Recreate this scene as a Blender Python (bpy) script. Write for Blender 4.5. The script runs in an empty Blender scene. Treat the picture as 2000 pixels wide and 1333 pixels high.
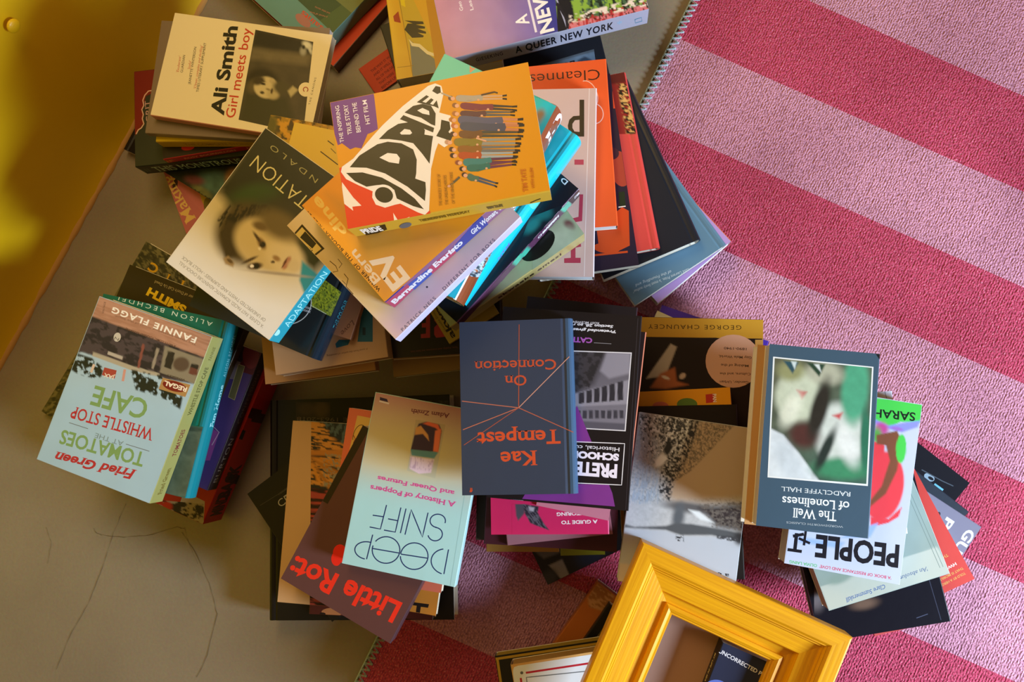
import bpy, bmesh, math, random
import numpy as np
from mathutils import Vector, Matrix
from mathutils.geometry import tessellate_polygon

SC = bpy.context.scene
COL = SC.collection
# ------------------------------------------------------------------ camera
W, H = 2000.0, 1333.0
F = 1550.0                       # focal length in pixels of the 2000 px frame
CAMH = 1.06                      # camera height above the floor
NAD = (1165.0, 830.0)            # pixel straight below the camera
n = Vector((NAD[0]-W/2, -(NAD[1]-H/2), -F)).normalized()   # world -Z in camera axes
Zc = -n
Xc = (Vector((1, 0, 0)) - Zc*Zc.x).normalized()
Yc = Zc.cross(Xc)
R = Matrix((Xc, Yc, Zc))         # camera axes -> world axes
cam = bpy.data.cameras.new('camera'); camo = bpy.data.objects.new('camera', cam); COL.objects.link(camo)
cam.sensor_width = 36.0; cam.lens = F/W*36.0; cam.clip_start = 0.01
camo.matrix_world = Matrix.Translation((0, 0, CAMH)) @ R.to_4x4()
SC.camera = camo
CP = Vector((0, 0, CAMH))
def ray(p):
    return (R @ Vector((p[0]-W/2, -(p[1]-H/2), -F))).normalized()
def at(p, z=0.0):
    d = ray(p); return CP + d*((z-CAMH)/d.z)
# ------------------------------------------------------------------ light
SC.view_settings.view_transform = 'Standard'; SC.view_settings.look = 'None'
SC.view_settings.exposure = 0.0; SC.view_settings.gamma = 1.0; SC.view_settings.use_curve_mapping = False
wd = bpy.data.worlds.new('room_light'); SC.world = wd; wd.use_nodes = True
wd.node_tree.nodes['Background'].inputs[0].default_value = (1.0, 0.56, 0.26, 1)
wd.node_tree.nodes['Background'].inputs[1].default_value = 0.20
def area(name, loc, target, sx, sy, power, color):
    l = bpy.data.lights.new(name, 'AREA'); l.shape = 'RECTANGLE'; l.size = sx; l.size_y = sy
    l.energy = power; l.color = color
    o = bpy.data.objects.new(name, l); COL.objects.link(o)
    o.location = loc; o.rotation_euler = (Vector(target)-Vector(loc)).to_track_quat('-Z', 'Y').to_euler(); return o
LD = Vector((0.905, -0.425, 0)).normalized()
EL = math.radians(22)
LP = Vector((-0.15, 0.15, 0.1)) + (LD*math.cos(EL) + Vector((0, 0, math.sin(EL))))*2.0
area('window_daylight', LP, (-0.15, 0.15, 0.1), 0.42, 0.36, 71, (0.68, 0.85, 1.0))
area('warm_fill', (-0.50, 0.80, 1.15), (-0.48, 0.30, 0), 0.6, 0.6, 11, (1.0, 0.72, 0.36))  # unseen warm fill, added to brighten the wall and the left-hand piles

# ------------------------------------------------------------------ materials
def lin(h):
    h = h.lstrip('#'); out = []
    for i in (0, 2, 4):
        c = int(h[i:i+2], 16)/255.0
        out.append(c/12.92 if c <= 0.04045 else ((c+0.055)/1.055)**2.4)
    return out
def mat(name, rough=0.5, spec=0.5, color=None):
    m = bpy.data.materials.new(name); m.use_nodes = True
    b = m.node_tree.nodes['Principled BSDF']
    b.inputs['Roughness'].default_value = rough; b.inputs['Specular IOR Level'].default_value = spec
    if color: b.inputs['Base Color'].default_value = (*lin(color), 1)
    return m
def N(m, t): return m.node_tree.nodes.new(t)
def K(m, a, ai, b, bi): m.node_tree.links.new(a.outputs[ai], b.inputs[bi])
def BS(m): return m.node_tree.nodes['Principled BSDF']
PRINT = {}
for nm, ro in (('printed_matt', 0.55), ('printed_satin', 0.38), ('printed_gloss', 0.22)):
    m = mat(nm, ro, 0.28)
    a = N(m, 'ShaderNodeAttribute'); a.attribute_name = 'Col'
    K(m, a, 'Color', BS(m), 'Base Color')
    no = N(m, 'ShaderNodeTexNoise'); no.inputs['Scale'].default_value = 28; no.inputs['Detail'].default_value = 3
    tc = N(m, 'ShaderNodeTexCoord'); K(m, tc, 'Object', no, 'Vector')
    bp = N(m, 'ShaderNodeBump'); bp.inputs['Strength'].default_value = 0.10; bp.inputs['Distance'].default_value = 0.004
    K(m, no, 'Fac', bp, 'Height'); K(m, bp, 'Normal', BS(m), 'Normal')
    PRINT[nm] = m
def pages_mat(color):
    key = 'paper_'+color
    if key in PRINT: return PRINT[key]
    m = mat('page_paper', 0.8, 0.2, color)
    tc = N(m, 'ShaderNodeTexCoord'); wv = N(m, 'ShaderNodeTexWave'); wv.bands_direction = 'Z'
    wv.inputs['Scale'].default_value = 260; wv.inputs['Distortion'].default_value = 1.5; wv.inputs['Detail'].default_value = 2
    K(m, tc, 'Object', wv, 'Vector')
    mx = N(m, 'ShaderNodeMixRGB'); mx.blend_type = 'MULTIPLY'; mx.inputs[0].default_value = 0.35
    mx.inputs[1].default_value = (*lin(color), 1); K(m, wv, 'Color', mx, 2); K(m, mx, 0, BS(m), 'Base Color')
    PRINT[key] = m; return m

# ------------------------------------------------------------------ helpers
def link(name, me, parent=None, mats=()):
    o = bpy.data.objects.new(name, me); COL.objects.link(o)
    for m in mats: me.materials.append(m)
    if parent: o.parent = parent
    return o
def mesh(name, vs, fs, parent=None, mats=(), mi=None, smooth=False):
    me = bpy.data.meshes.new(name); me.from_pydata([tuple(v) for v in vs], [], fs)
    o = link(name, me, parent, mats)
    if mi is not None: me.polygons.foreach_set('material_index', mi)
    if smooth: me.polygons.foreach_set('use_smooth', [True]*len(me.polygons))
    me.update(); return o
def tag(o, label, cat, group=None):
    o['label'] = label; o['category'] = cat
    if group: o['group'] = group
    return o
TXT = {}
def glyphs(s, bold=0.0, serif=False, shear=0.0, spacing=1.0):
    k = (s, bold, serif, shear, spacing)
    if k in TXT: return TXT[k]
    cu = bpy.data.curves.new('t', 'FONT'); cu.body = s; cu.offset = bold; cu.shear = shear; cu.resolution_u = 3
    cu.space_character = spacing
    o = bpy.data.objects.new('t', cu); COL.objects.link(o)
    dg = bpy.context.evaluated_depsgraph_get(); me = o.evaluated_get(dg).to_mesh()
    vs = np.array([tuple(v.co)[:2] for v in me.vertices]) if len(me.vertices) else np.zeros((0, 2))
    fs = [tuple(p.vertices) for p in me.polygons]
    ed = {}
    for f in fs:
        for i in range(len(f)):
            e = tuple(sorted((f[i], f[(i+1) % len(f)]))); ed[e] = ed.get(e, 0)+1
    o.evaluated_get(dg).to_mesh_clear(); bpy.data.objects.remove(o); bpy.data.curves.remove(cu)
    if not len(vs): TXT[k] = (vs, fs, 1.0); return TXT[k]
    CAP, XH = 0.729, 0.56
    if serif:
        nv = [list(v) for v in vs]
        ys = sorted(set(np.round(vs[:, 1], 2)))
        for e, c in ed.items():
            if c != 1: continue
            a, b = vs[e[0]], vs[e[1]]
            if abs(a[1]-b[1]) < 0.004 and 0.04 < abs(a[0]-b[0]) < 0.17:
                x0, x1 = min(a[0], b[0]), max(a[0], b[0]); y = a[1]; w = (x1-x0)*0.55+0.01
                up = any(abs((vs[i][1]-y)) > 0.01 and vs[i][1] > y and x0-.02 <= vs[i][0] <= x1+.02 for f in fs if e[0] in f and e[1] in f for i in f)
                h = 0.045 if up else -0.045
                i0 = len(nv); nv += [[x0-w, y], [x1+w, y], [x1+w*.6, y+h], [x0-w*.6, y+h]]; fs.append((i0, i0+1, i0+2, i0+3))
        vs = np.array(nv)
    x0, x1 = vs[:, 0].min(), vs[:, 0].max()
    out = vs.copy(); out[:, 0] = (out[:, 0]-x0)/(x1-x0); out[:, 1] /= CAP
    TXT[k] = (out, fs, (x1-x0)/CAP); return TXT[k]

def vnoise(x, y, seed=0):
    xi = np.floor(x).astype(np.int64); yi = np.floor(y).astype(np.int64); fx = x-xi; fy = y-yi
    fx = fx*fx*(3-2*fx); fy = fy*fy*(3-2*fy)
    def hsh(a, b):
        v = np.sin(a*127.1+b*311.7+seed*74.7)*43758.5453; return v-np.floor(v)
    return (hsh(xi, yi)*(1-fx)+hsh(xi+1, yi)*fx)*(1-fy)+(hsh(xi, yi+1)*(1-fx)+hsh(xi+1, yi+1)*fx)*fy
def fnoise(x, y, seed=0):
    return (vnoise(x, y, seed)*.55+vnoise(x*2.1, y*2.1, seed+1)*.3+vnoise(x*4.3, y*4.3, seed+2)*.15)
def inpoly(X, Y, pts):
    ins = np.zeros(X.shape, bool); dm = np.full(X.shape, 1e9); m = len(pts)
    for i in range(m):
        x0, y0 = pts[i]; x1, y1 = pts[(i+1) % m]
        c = ((y0 > Y) != (y1 > Y))
        xx = (x1-x0)*(Y-y0)/((y1-y0) if y1 != y0 else 1e-9)+x0
        ins ^= (c & (X < xx))
        t = np.clip(((X-x0)*(x1-x0)+(Y-y0)*(y1-y0))/max((x1-x0)**2+(y1-y0)**2, 1e-9), 0, 1)
        dm = np.minimum(dm, np.hypot(X-(x0+t*(x1-x0)), Y-(y0+t*(y1-y0))))
    return np.where(ins, dm, -dm)
def paint(X, Y, base, ops):
    """printed picture: colours of the cover print at the points X, Y"""
    C = np.tile(np.array(lin(base)), (len(X), 1))
    for o in ops:
        k = o[0]
        if k == 'e':
            _, cx, cy, rx, ry, dg, hx = o[:7]; soft = o[7] if len(o) > 7 else .15; op = o[8] if len(o) > 8 else 1
            a = math.radians(dg); dx = X-cx; dy = Y-cy
            u = (dx*math.cos(a)+dy*math.sin(a))/rx; v = (-dx*math.sin(a)+dy*math.cos(a))/ry
            al = np.clip((1+soft-np.hypot(u, v))/(2*soft), 0, 1); al = al*al*(3-2*al)*op
            C = C*(1-al[:, None])+np.array(lin(hx))*al[:, None]
        elif k == 'p':
            _, pts, hx = o[:3]; soft = o[3] if len(o) > 3 else 2; op = o[4] if len(o) > 4 else 1
            al = np.clip(.5+inpoly(X, Y, pts)/soft, 0, 1)*op
            C = C*(1-al[:, None])+np.array(lin(hx))*al[:, None]
        elif k == 'g':
            _, x0, y0, x1, y1, h0, h1 = o
            t = np.clip(((X-x0)*(x1-x0)+(Y-y0)*(y1-y0))/((x1-x0)**2+(y1-y0)**2), 0, 1)[:, None]
            C = np.array(lin(h0))*(1-t)+np.array(lin(h1))*t
        elif k == 'n':
            _, sc, amp, sd = o; C = C*(1+amp*(fnoise(X/sc, Y/sc, sd)-.5)*2)[:, None]
        elif k == 't':
            _, pts, sx, sy, dg, thr, hx, sd = o[:8]; soft = o[8] if len(o) > 8 else .06
            a = math.radians(dg); u = (X*math.cos(a)+Y*math.sin(a))/sx; v = (-X*math.sin(a)+Y*math.cos(a))/sy
            al = np.clip((fnoise(u, v, sd)-thr)/soft+.5, 0, 1)
            if pts: al = al*np.clip(.5+inpoly(X, Y, pts)/3, 0, 1)
            C = C*(1-al[:, None])+np.array(lin(hx))*al[:, None]
    return np.clip(C, 0, 1)

# ------------------------------------------------------------------ books
BOOKS = []
def overlap(A, B, m=0.0015):
    def axes(P): return [(P[1]-P[0]).normalized(), (P[3]-P[0]).normalized()]
    for ax in axes(A)+axes(B):
        a = [p.dot(ax) for p in A]; b = [p.dot(ax) for p in B]
        if max(a) < min(b)+m or max(b) < min(a)+m: return False
    return True
class Book:
    def frame(s, bl, br, tl, z):
        o = at(bl, z); u = at(br, z)-o; v = at(tl, z)-o; c = (at(br, z)+at(tl, z))/2
        a0 = math.atan2(u.y, u.x); a1 = math.atan2(v.y, v.x)-math.pi/2; da = (a1-a0+math.pi) % (2*math.pi)-math.pi
        if abs(da) > 1: raise ValueError('mirrored book '+s.label)
        an = a0+da*v.length/(u.length+v.length); U = Vector((math.cos(an), math.sin(an), 0)); V = Vector((-U.y, U.x, 0))
        s.w = u.length; s.h = v.length*math.cos(da/2); o = c-U*s.w/2-V*s.h/2
        s.o, s.U, s.V = o, U, V
        P = [o, o+U*s.w, o+U*s.w+V*s.h, o+V*s.h]; return [Vector((p.x, p.y)) for p in P]
    def __init__(s, label, bl, br, tl, t, col, hb=False, spine='L', scol=None, pages='e2d8c0', fin='satin', group=None, zmin=0.0, sk=1.0, art=(), name=None, cat='book'):
        s.label = label; s.sk = sk; s.t = t/1000.0; z = max(s.t, zmin+s.t)
        for _ in range(30):
            P = s.frame(bl, br, tl, z); base = zmin
            for b in BOOKS:
                if overlap(P, b.P): base = max(base, b.ztop+0.0004)
            nz = base+s.t
            if abs(nz-z) < 1e-5: break
            z = nz if nz > z else z+(nz-z)*.5
        s.z = z; s.P = s.frame(bl, br, tl, z); s.ztop = z+0.0002; BOOKS.append(s)
        s.spine = spine; s.hb = hb; s.col = col; s.e = 0.00006
        base0 = s.o + s.U*s.w/2 + s.V*s.h/2; base0.z = z-s.t
        name = name or ('hardback_book' if hb else 'paperback_book')
        s.root = bpy.data.objects.new(name, None); COL.objects.link(s.root); s.root.empty_display_size = .05
        ang = math.atan2(s.U.y, s.U.x); s.root.location = base0; s.root.rotation_euler = (0, 0, ang)
        tag(s.root, label, cat, group)
        s.V_ = []; s.F_ = []; s.C_ = []; s.nv = 0
        s.body(scol or col, pages)
        for a in art: getattr(s, a[0])(*a[1:])
        s.flush('printed_'+fin)
    # local (x: 0..w, y: 0..h, z: 0..t) -> object space centred
    def add(s, vs, fs, cs):
        vs = np.asarray(vs, float).reshape(-1, 3).copy(); vs[:, 0] -= s.w/2; vs[:, 1] -= s.h/2
        cs = np.asarray(cs, float)
        if cs.ndim == 1: cs = np.tile(cs, (len(vs), 1))
        s.V_.append(vs); s.C_.append(cs); s.F_ += [tuple(i+s.nv for i in f) for f in fs]; s.nv += len(vs)
    def body(s, scol, pages):
        w, h, t = s.w, s.h, s.t
        th = 0.0022 if s.hb else 0.0005
        th = min(th, t*.25)
        out = []; seg = 7
        if s.hb:
            bul = min(0.004, t*.16); s.bul = bul
            out += [(w, t), (0.010, t), (0.0075, t-.0009), (0.005, t-.0002)]
            for i in range(seg+1):
                a = math.pi/2+math.pi*i/seg; out.append((0.002+math.cos(a)*(bul+.002), t/2+math.sin(a)*t/2))
            out += [(0.005, .0002), (0.0075, .0009), (0.010, 0), (w, 0)]
        else:
            s.bul = 0; r = min(.0012, t*.2); out += [(w, t)]
            for i in range(4):
                a = math.pi/2+math.pi/2*i/3; out.append((r+math.cos(a)*r, t-r+math.sin(a)*r))
            for i in range(4):
                a = math.pi+math.pi/2*i/3; out.append((r+math.cos(a)*r, r+math.sin(a)*r))
            out += [(w, 0)]
        if s.spine == 'R': X = lambda x: w-x
        else: X = lambda x: x
        inn = []
        m = len(out)
        for i in range(m):
            p0 = Vector(out[max(i-1, 0)]); p1 = Vector(out[min(i+1, m-1)]); d = (p1-p0).normalized()
            inn.append((out[i][0]-d.y*th, out[i][1]+d.x*th))
        inn = [(x, min(max(z, th if i < m//2 and False else 0), t)) for i, (x, z) in enumerate(inn)]
        vs = []; cs = []; c1 = lin(s.col); c2 = lin(scol)
        fs = []
        prof = out+inn[::-1]; k = len(prof)
        colr = []
        for i in range(k): colr.append(None)
        for i in range(k):
            j = (i+1) % k; x0, z0 = prof[i]; x1, z1 = prof[j]
            issp = (max(x0, x1) < 0.0035) if not s.hb else (max(x0, x1) < .0055)
            inner = i >= m-1
            c = lin('e8e2d6') if inner and not s.hb else (c2 if issp else c1)
            if inner and s.hb: c = lin('d8d0c4')
            b = len(vs); vs += [(X(x0), 0, z0), (X(x1), 0, z1), (X(x1), h, z1), (X(x0), h, z0)]; cs += [c]*4; fs.append((b, b+1, b+2, b+3))
        for y in (0, h):   # end caps of the sheet
            for i in range(m-1):
                b = len(vs)
                for (x, z) in (out[i], out[i+1], inn[i+1], inn[i]): vs.append((X(x), y, z)); cs.append(c1)
                fs.append((b, b+1, b+2, b+3))
        s.add(vs, fs, cs)
        # page block
        g = 0.003 if s.hb else 0.0006
        x0, x1 = (0.002, w-g) if s.spine == 'L' else (g, w-0.002)
        bm = bmesh.new(); bmesh.ops.create_cube(bm, size=1)
        for v in bm.verts:
            v.co = Vector(((x0+x1)/2-w/2+v.co.x*(x1-x0), v.co.y*(h-2*g), t/2+v.co.z*(t-2*th-.0002)))
        if s.hb and t > .012:   # concave fore-edge
            bmesh.ops.subdivide_edges(bm, edges=[e for e in bm.edges if abs(e.verts[0].co.z-e.verts[1].co.z) > .001], cuts=3)
            sx = 1 if s.spine == 'L' else -1
            for v in bm.verts:
                if v.co.x*sx > 0: v.co.x -= sx*.0025*(1-((v.co.z-t/2)/(t/2))**2)
        me = bpy.data.meshes.new('pages'); bm.to_mesh(me); bm.free()
        link('pages', me, s.root, [pages_mat(pages)])
    def px(s, p, sf='T'):
        d = ray(p); D = Vector((d.dot(s.U), d.dot(s.V), d.z)); q = CP-s.o
        O = Vector((q.dot(s.U), q.dot(s.V), CP.z-(s.z-s.t)))
        ax, val = {'T': (2, s.t), 'L': (0, -s.bul*.5 if s.spine == 'L' else 0), 'R': (0, s.w+(s.bul*.5 if s.spine == 'R' else 0)), 'B': (1, 0), 'U': (1, s.h)}[sf]
        k = (val-O[ax])/D[ax]; P = O+D*k
        if sf in 'LR': return (P.y, s.t+(P.z-s.t)*s.sk)
        return {'T': (P.x, P.y), 'B': (P.x, P.z), 'U': (P.x, P.z)}[sf]
    def lim(s, sf): return {'T': (s.w, s.h), 'L': (s.h, s.t), 'R': (s.h, s.t), 'B': (s.w, s.t), 'U': (s.w, s.t)}[sf]
    def lift(s, sf, ab):
        s.e += 0.0000015; ab = np.asarray(ab, float).reshape(-1, 2); a, b = ab[:, 0], ab[:, 1]
        if sf == 'T': return np.stack([a, b, np.full_like(a, s.t+s.e)], 1)
        bu = 0
        if s.bul and sf == s.spine: bu = (s.bul+.002)*np.sqrt(np.clip(1-((b-s.t/2)/(s.t/2))**2, 0, 1))-.002
        if sf == 'L': return np.stack([np.zeros_like(a)-s.e-bu, a, b], 1)
        if sf == 'R': return np.stack([np.zeros_like(a)+s.w+s.e+bu, a, b], 1)
        if sf == 'B': return np.stack([a, np.zeros_like(a)-s.e, b], 1)
        return np.stack([a, np.zeros_like(a)+s.h+s.e, b], 1)
    def clip(s, pts, sf):
        A, B = s.lim(sf); mg = .0003
        for ax, lo, sg in ((0, mg, 1), (0, A-mg, -1), (1, mg, 1), (1, B-mg, -1)):
            o = []
            for i in range(len(pts)):
                p, q = pts[i], pts[(i+1) % len(pts)]; a = (p[ax]-lo)*sg; b = (q[ax]-lo)*sg
                if a >= 0: o.append(p)
                if (a < 0) != (b < 0):
                    t = a/(a-b); o.append((p[0]+(q[0]-p[0])*t, p[1]+(q[1]-p[1])*t))
            pts = o
            if len(pts) < 3: return []
        return pts
    def poly(s, pts, hx, sf='T'):
        q = s.clip([s.px(p, sf) for p in pts], sf)
        if len(q) < 3: return
        tr = tessellate_polygon([[Vector((a, b, 0)) for a, b in q]])
        s.add(s.lift(sf, q), [tuple(t) for t in tr], lin(hx))
    def full(s, hx, sf='T', m=0.0003):
        A, B = s.lim(sf); s.add(s.lift(sf, [(m, m), (A-m, m), (A-m, B-m), (m, B-m)]), [(0, 1, 2, 3)], lin(hx))
    def rect(s, x0, y0, x1, y1, hx, sf='T'):       # in fractions of the face
        A, B = s.lim(sf); s.add(s.lift(sf, [(x0*A, y0*B), (x1*A, y0*B), (x1*A, y1*B), (x0*A, y1*B)]), [(0, 1, 2, 3)], lin(hx))
    def ell(s, cx, cy, rx, ry, hx, sf='T', deg=0, k=28):
        a = math.radians(deg); s.poly([(cx+rx*math.cos(2*math.pi*i/k)*math.cos(a)-ry*math.sin(2*math.pi*i/k)*math.sin(a),
            cy+rx*math.cos(2*math.pi*i/k)*math.sin(a)+ry*math.sin(2*math.pi*i/k)*math.cos(a)) for i in range(k)], hx, sf)
    def ring(s, cx, cy, rx, ry, wd, hx, a0=0, a1=360, deg=0, sf='T'):
        a = math.radians(deg); k = 30
        s.line([(cx+rx*math.cos(t)*math.cos(a)-ry*math.sin(t)*math.sin(a), cy+rx*math.cos(t)*math.sin(a)+ry*math.sin(t)*math.cos(a))
                for t in [math.radians(a0+(a1-a0)*i/k) for i in range(k+1)]], wd, hx, sf)
    def line(s, pts, wd, hx, sf='T'):
        vs = []; fs = []
        P = [Vector(pts[0])]
        for p in pts[1:]:
            a = P[-1].copy(); m = max(1, int((Vector(p)-a).length/10)); P += [a.lerp(Vector(p), k/m) for k in range(1, m+1)]
        for i, p in enumerate(P):
            d = (P[min(i+1, len(P)-1)]-P[max(i-1, 0)]).normalized(); nn = Vector((-d.y, d.x))*wd/2
            vs += [s.px(p+nn, sf), s.px(p-nn, sf)]
            if i: fs.append((2*i-2, 2*i-1, 2*i+1, 2*i))
        A, B = s.lim(sf); fs = [f for f in fs if all(-.0003 <= vs[j][0] <= A+.0003 and -.0003 <= vs[j][1] <= B+.0003 for j in f)]
        if fs: s.add(s.lift(sf, vs), fs, lin(hx))
    def text(s, t, p0, p1, hpx, hx, bold=0.0, serif=False, it=0.0, sf='T', sp=1.0, bs=None):
        if sf in 'LR': return s.stext(t, p0, p1, hpx, hx, bold, serif, it, sf, sp, bs)
        gv, gf, asp = glyphs(t, bold, serif, it, sp)
        if not len(gv): return
        a = Vector(s.px(p0, sf)); b = Vector(s.px(p1, sf)); d = Vector((p1[0]-p0[0], p1[1]-p0[1])).normalized()
        up = Vector(s.px((p0[0]+d.y*hpx, p0[1]-d.x*hpx), sf))-a; bb = b-a
        up = up-bb*(up.dot(bb)/bb.length_squared)
        ab = np.array([a[:]])+gv[:, :1]*np.array([bb[:]])+gv[:, 1:]*np.array([up[:]])
        A, B = s.lim(sf); keep = []
        for f in gf:
            c = ab[list(f)].mean(0)
            if .0005 < c[0] < A-.0005 and .0005 < c[1] < B-.0005: keep.append(f)
        if keep:
            ab = np.clip(ab, [0, 0], [A, B]); s.tadd(sf, ab, keep, hx)
    def tadd(s, sf, ab, keep, hx):   # every facet on its own hair's breadth of ink
        P = s.lift(sf, ab); s.e += 0.0000015; nn = {'T': (0, 0, 1), 'L': (-1, 0, 0), 'R': (1, 0, 0), 'B': (0, -1, 0), 'U': (0, 1, 0)}[sf]
        vs = []; fs = []
        for i, f in enumerate(keep):
            b = len(vs); off = np.array(nn)*((i % 7)*.0000004)
            vs += [P[j]+off for j in f]; fs.append(tuple(range(b, b+len(f))))
        s.add(vs, fs, lin(hx))
    def stext(s, t, p0, p1, hpx, hx, bold, serif, it, sf, sp, bs):
        gv, gf, asp = glyphs(t, bold, serif, it, sp)
        a0, a1 = s.px(p0, sf)[0], s.px(p1, sf)[0]; cap = s.t*min(.62, max(.26, hpx/20))
        b0 = (s.t-cap)/2 if bs is None else bs*s.t
        ab = np.stack([a0+gv[:, 0]*(a1-a0), b0+gv[:, 1]*cap], 1); A, B = s.lim(sf); keep = []
        for f in gf:
            c = ab[list(f)].mean(0)
            if .0003 < c[0] < A-.0003 and .0003 < c[1] < B-.0003: keep.append(f)
        if keep: ab = np.clip(ab, [0, 0], [A, B]); s.tadd(sf, ab, keep, hx)
    def pic(s, quad, step, base, ops, sf='T'):
        q = [Vector(p) for p in quad]   # TL TR BR BL in picture order
        nx = max(2, int(max((q[1]-q[0]).length, (q[2]-q[3]).length)/step)); ny = max(2, int(max((q[3]-q[0]).length, (q[2]-q[1]).length)/step))
        g = [[(q[0].lerp(q[1], i/nx)).lerp(q[3].lerp(q[2], i/nx), j/ny) for i in range(nx+1)] for j in range(ny+1)]
        P = [p for r in g for p in r]; X = np.array([p.x for p in P]); Y = np.array([p.y for p in P])
        ab = np.array([s.px(p, sf) for p in P]); A, B = s.lim(sf); fs = []
        ins = (ab[:, 0] > -.0015) & (ab[:, 0] < A+.0015) & (ab[:, 1] > -.0015) & (ab[:, 1] < B+.0015)
        for j in range(ny):
            for i in range(nx):
                a = j*(nx+1)+i; f = (a, a+1, a+nx+2, a+nx+1)
                if all(ins[k] for k in f): fs.append(f)
        ab = np.clip(ab, [.0002, .0002], [A-.0002, B-.0002])
        s.add(s.lift(sf, ab), fs, paint(X, Y, base, ops))
    def corners(s, m=.0006):   # cover corners back in picture pixels: TL TR BR BL of the reading cover
        out = []
        for x, y in ((m, s.h-m), (s.w-m, s.h-m), (s.w-m, m), (m, m)):
            P = s.o+s.U*x+s.V*y; P.z = s.z; c = R.transposed() @ (P-CP); out.append((W/2+F*c.x/-c.z, H/2-F*c.y/-c.z))
        return out
    def cover(s, step, base, ops): s.pic(s.corners(), step, base, ops)
    def flush(s, m):
        vs = np.concatenate(s.V_); cs = np.concatenate(s.C_)
        me = bpy.data.meshes.new('cover'); me.from_pydata(vs.tolist(), [], s.F_)
        at_ = me.attributes.new('Col', 'FLOAT_COLOR', 'POINT')
        at_.data.foreach_set('color', np.concatenate([cs, np.ones((len(cs), 1))], 1).astype(np.float32).ravel())
        link('cover', me, s.root, [PRINT[m]])
B = Book
def crowd(rows):
    o = []
    for hx, hy, fx, fy, w, top, bot, hair, k in rows:
        a = Vector((hx, hy)); b = Vector((fx, fy)); d = (b-a).normalized(); q = Vector((-d.y, d.x)); L = (b-a).length
        P = lambda t, s: tuple(a+d*(t*L)+q*(s*w))
        for sg in (-1, 1):   # legs and shoes
            o.append(('poly', [P(k-.05, sg*.02), P(k-.05, sg*.42), P(.94, sg*.36), P(.94, sg*.12)], bot))
            o.append(('poly', [P(.92, sg*.10), P(.92, sg*.36), P(1.0, sg*.46), P(1.0, sg*.16)], '2c2620'))
        o.append(('poly', [P(.075, -.15), P(.10, -.42), P(.16, -.5), P(k*.7, -.36), P(k, -.48), P(k+.02, 0), P(k, .48), P(k*.7, .36), P(.16, .5), P(.10, .42), P(.075, .15)], top))
        o.append(('line', [P(.13, .44), P(k*.55, .56), P(k*.85, .36)], w*.2, top)); o.append(('ell',)+P(k*.88, .34)+(2.4, 2, 'd8a080'))
        o.append(('ell',)+P(-.012, 0)+(5.4, 4.8, hair)); o.append(('ell',)+P(.022, .06)+(4.2, 3.8, 'dca484'))
    return o
# ------------------------------------------------------------------ the room
def structure(o): o['kind'] = 'structure'; return o
mf = mat('painted_concrete', 0.42, 0.5)
tc = N(mf, 'ShaderNodeTexCoord')
n1 = N(mf, 'ShaderNodeTexNoise'); n1.inputs['Scale'].default_value = 3.5; n1.inputs['Detail'].default_value = 5
n2 = N(mf, 'ShaderNodeTexNoise'); n2.inputs['Scale'].default_value = 260; n2.inputs['Detail'].default_value = 3
K(mf, tc, 'Object', n1, 'Vector'); K(mf, tc, 'Object', n2, 'Vector')
cr = N(mf, 'ShaderNodeValToRGB'); cr.color_ramp.elements[0].position = .3; cr.color_ramp.elements[1].position = .72
cr.color_ramp.elements[0].color = (*lin('8a7d6c'), 1); cr.color_ramp.elements[1].color = (*lin('9e907a'), 1)
K(mf, n1, 'Fac', cr, 0)
mx = N(mf, 'ShaderNodeMixRGB'); mx.blend_type = 'MULTIPLY'; mx.inputs[0].default_value = .25
K(mf, cr, 0, mx, 1); K(mf, n2, 'Color', mx, 2)
# worn specks of old paint
vo = N(mf, 'ShaderNodeTexVoronoi'); vo.inputs['Scale'].default_value = 9; K(mf, tc, 'Object', vo, 'Vector')
lt = N(mf, 'ShaderNodeMath'); lt.operation = 'LESS_THAN'; lt.inputs[1].default_value = .045; K(mf, vo, 'Distance', lt, 0)
mx2 = N(mf, 'ShaderNodeMixRGB'); mx2.inputs[2].default_value = (*lin('a89468'), 1); K(mf, lt, 0, mx2, 0); K(mf, mx, 0, mx2, 1)
K(mf, mx2, 0, BS(mf), 'Base Color')
bp = N(mf, 'ShaderNodeBump'); bp.inputs['Strength'].default_value = .25; bp.inputs['Distance'].default_value = .0008
K(mf, n2, 'Fac', bp, 'Height'); K(mf, bp, 'Normal', BS(mf), 'Normal')
# wall foot line on the floor
wa, wb = at((386, 0)), at((107, 498)); wd_ = (wb-wa).normalized()
wn = Vector((wd_.y, -wd_.x, 0)) if Vector((wd_.y, -wd_.x, 0)).dot(-wa) > 0 else Vector((-wd_.y, wd_.x, 0))
w0 = wa-wd_*1.2; w1 = wb+wd_*1.6
floor_pts = [w0, w1, Vector((w1.x+.4, -2.2, 0)), Vector((2.2, -2.2, 0)), Vector((2.2, 2.0, 0)), Vector((w0.x, 2.0, 0))]
fl = structure(mesh('floor', [(p.x, p.y, 0) for p in floor_pts]+[(p.x, p.y, -.03) for p in floor_pts], [(0, 1, 2, 3, 4, 5), (11, 10, 9, 8, 7, 6)]+[(i, i+6, (i+1) % 6+6, (i+1) % 6) for i in range(6)], None, [mf]))
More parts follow.
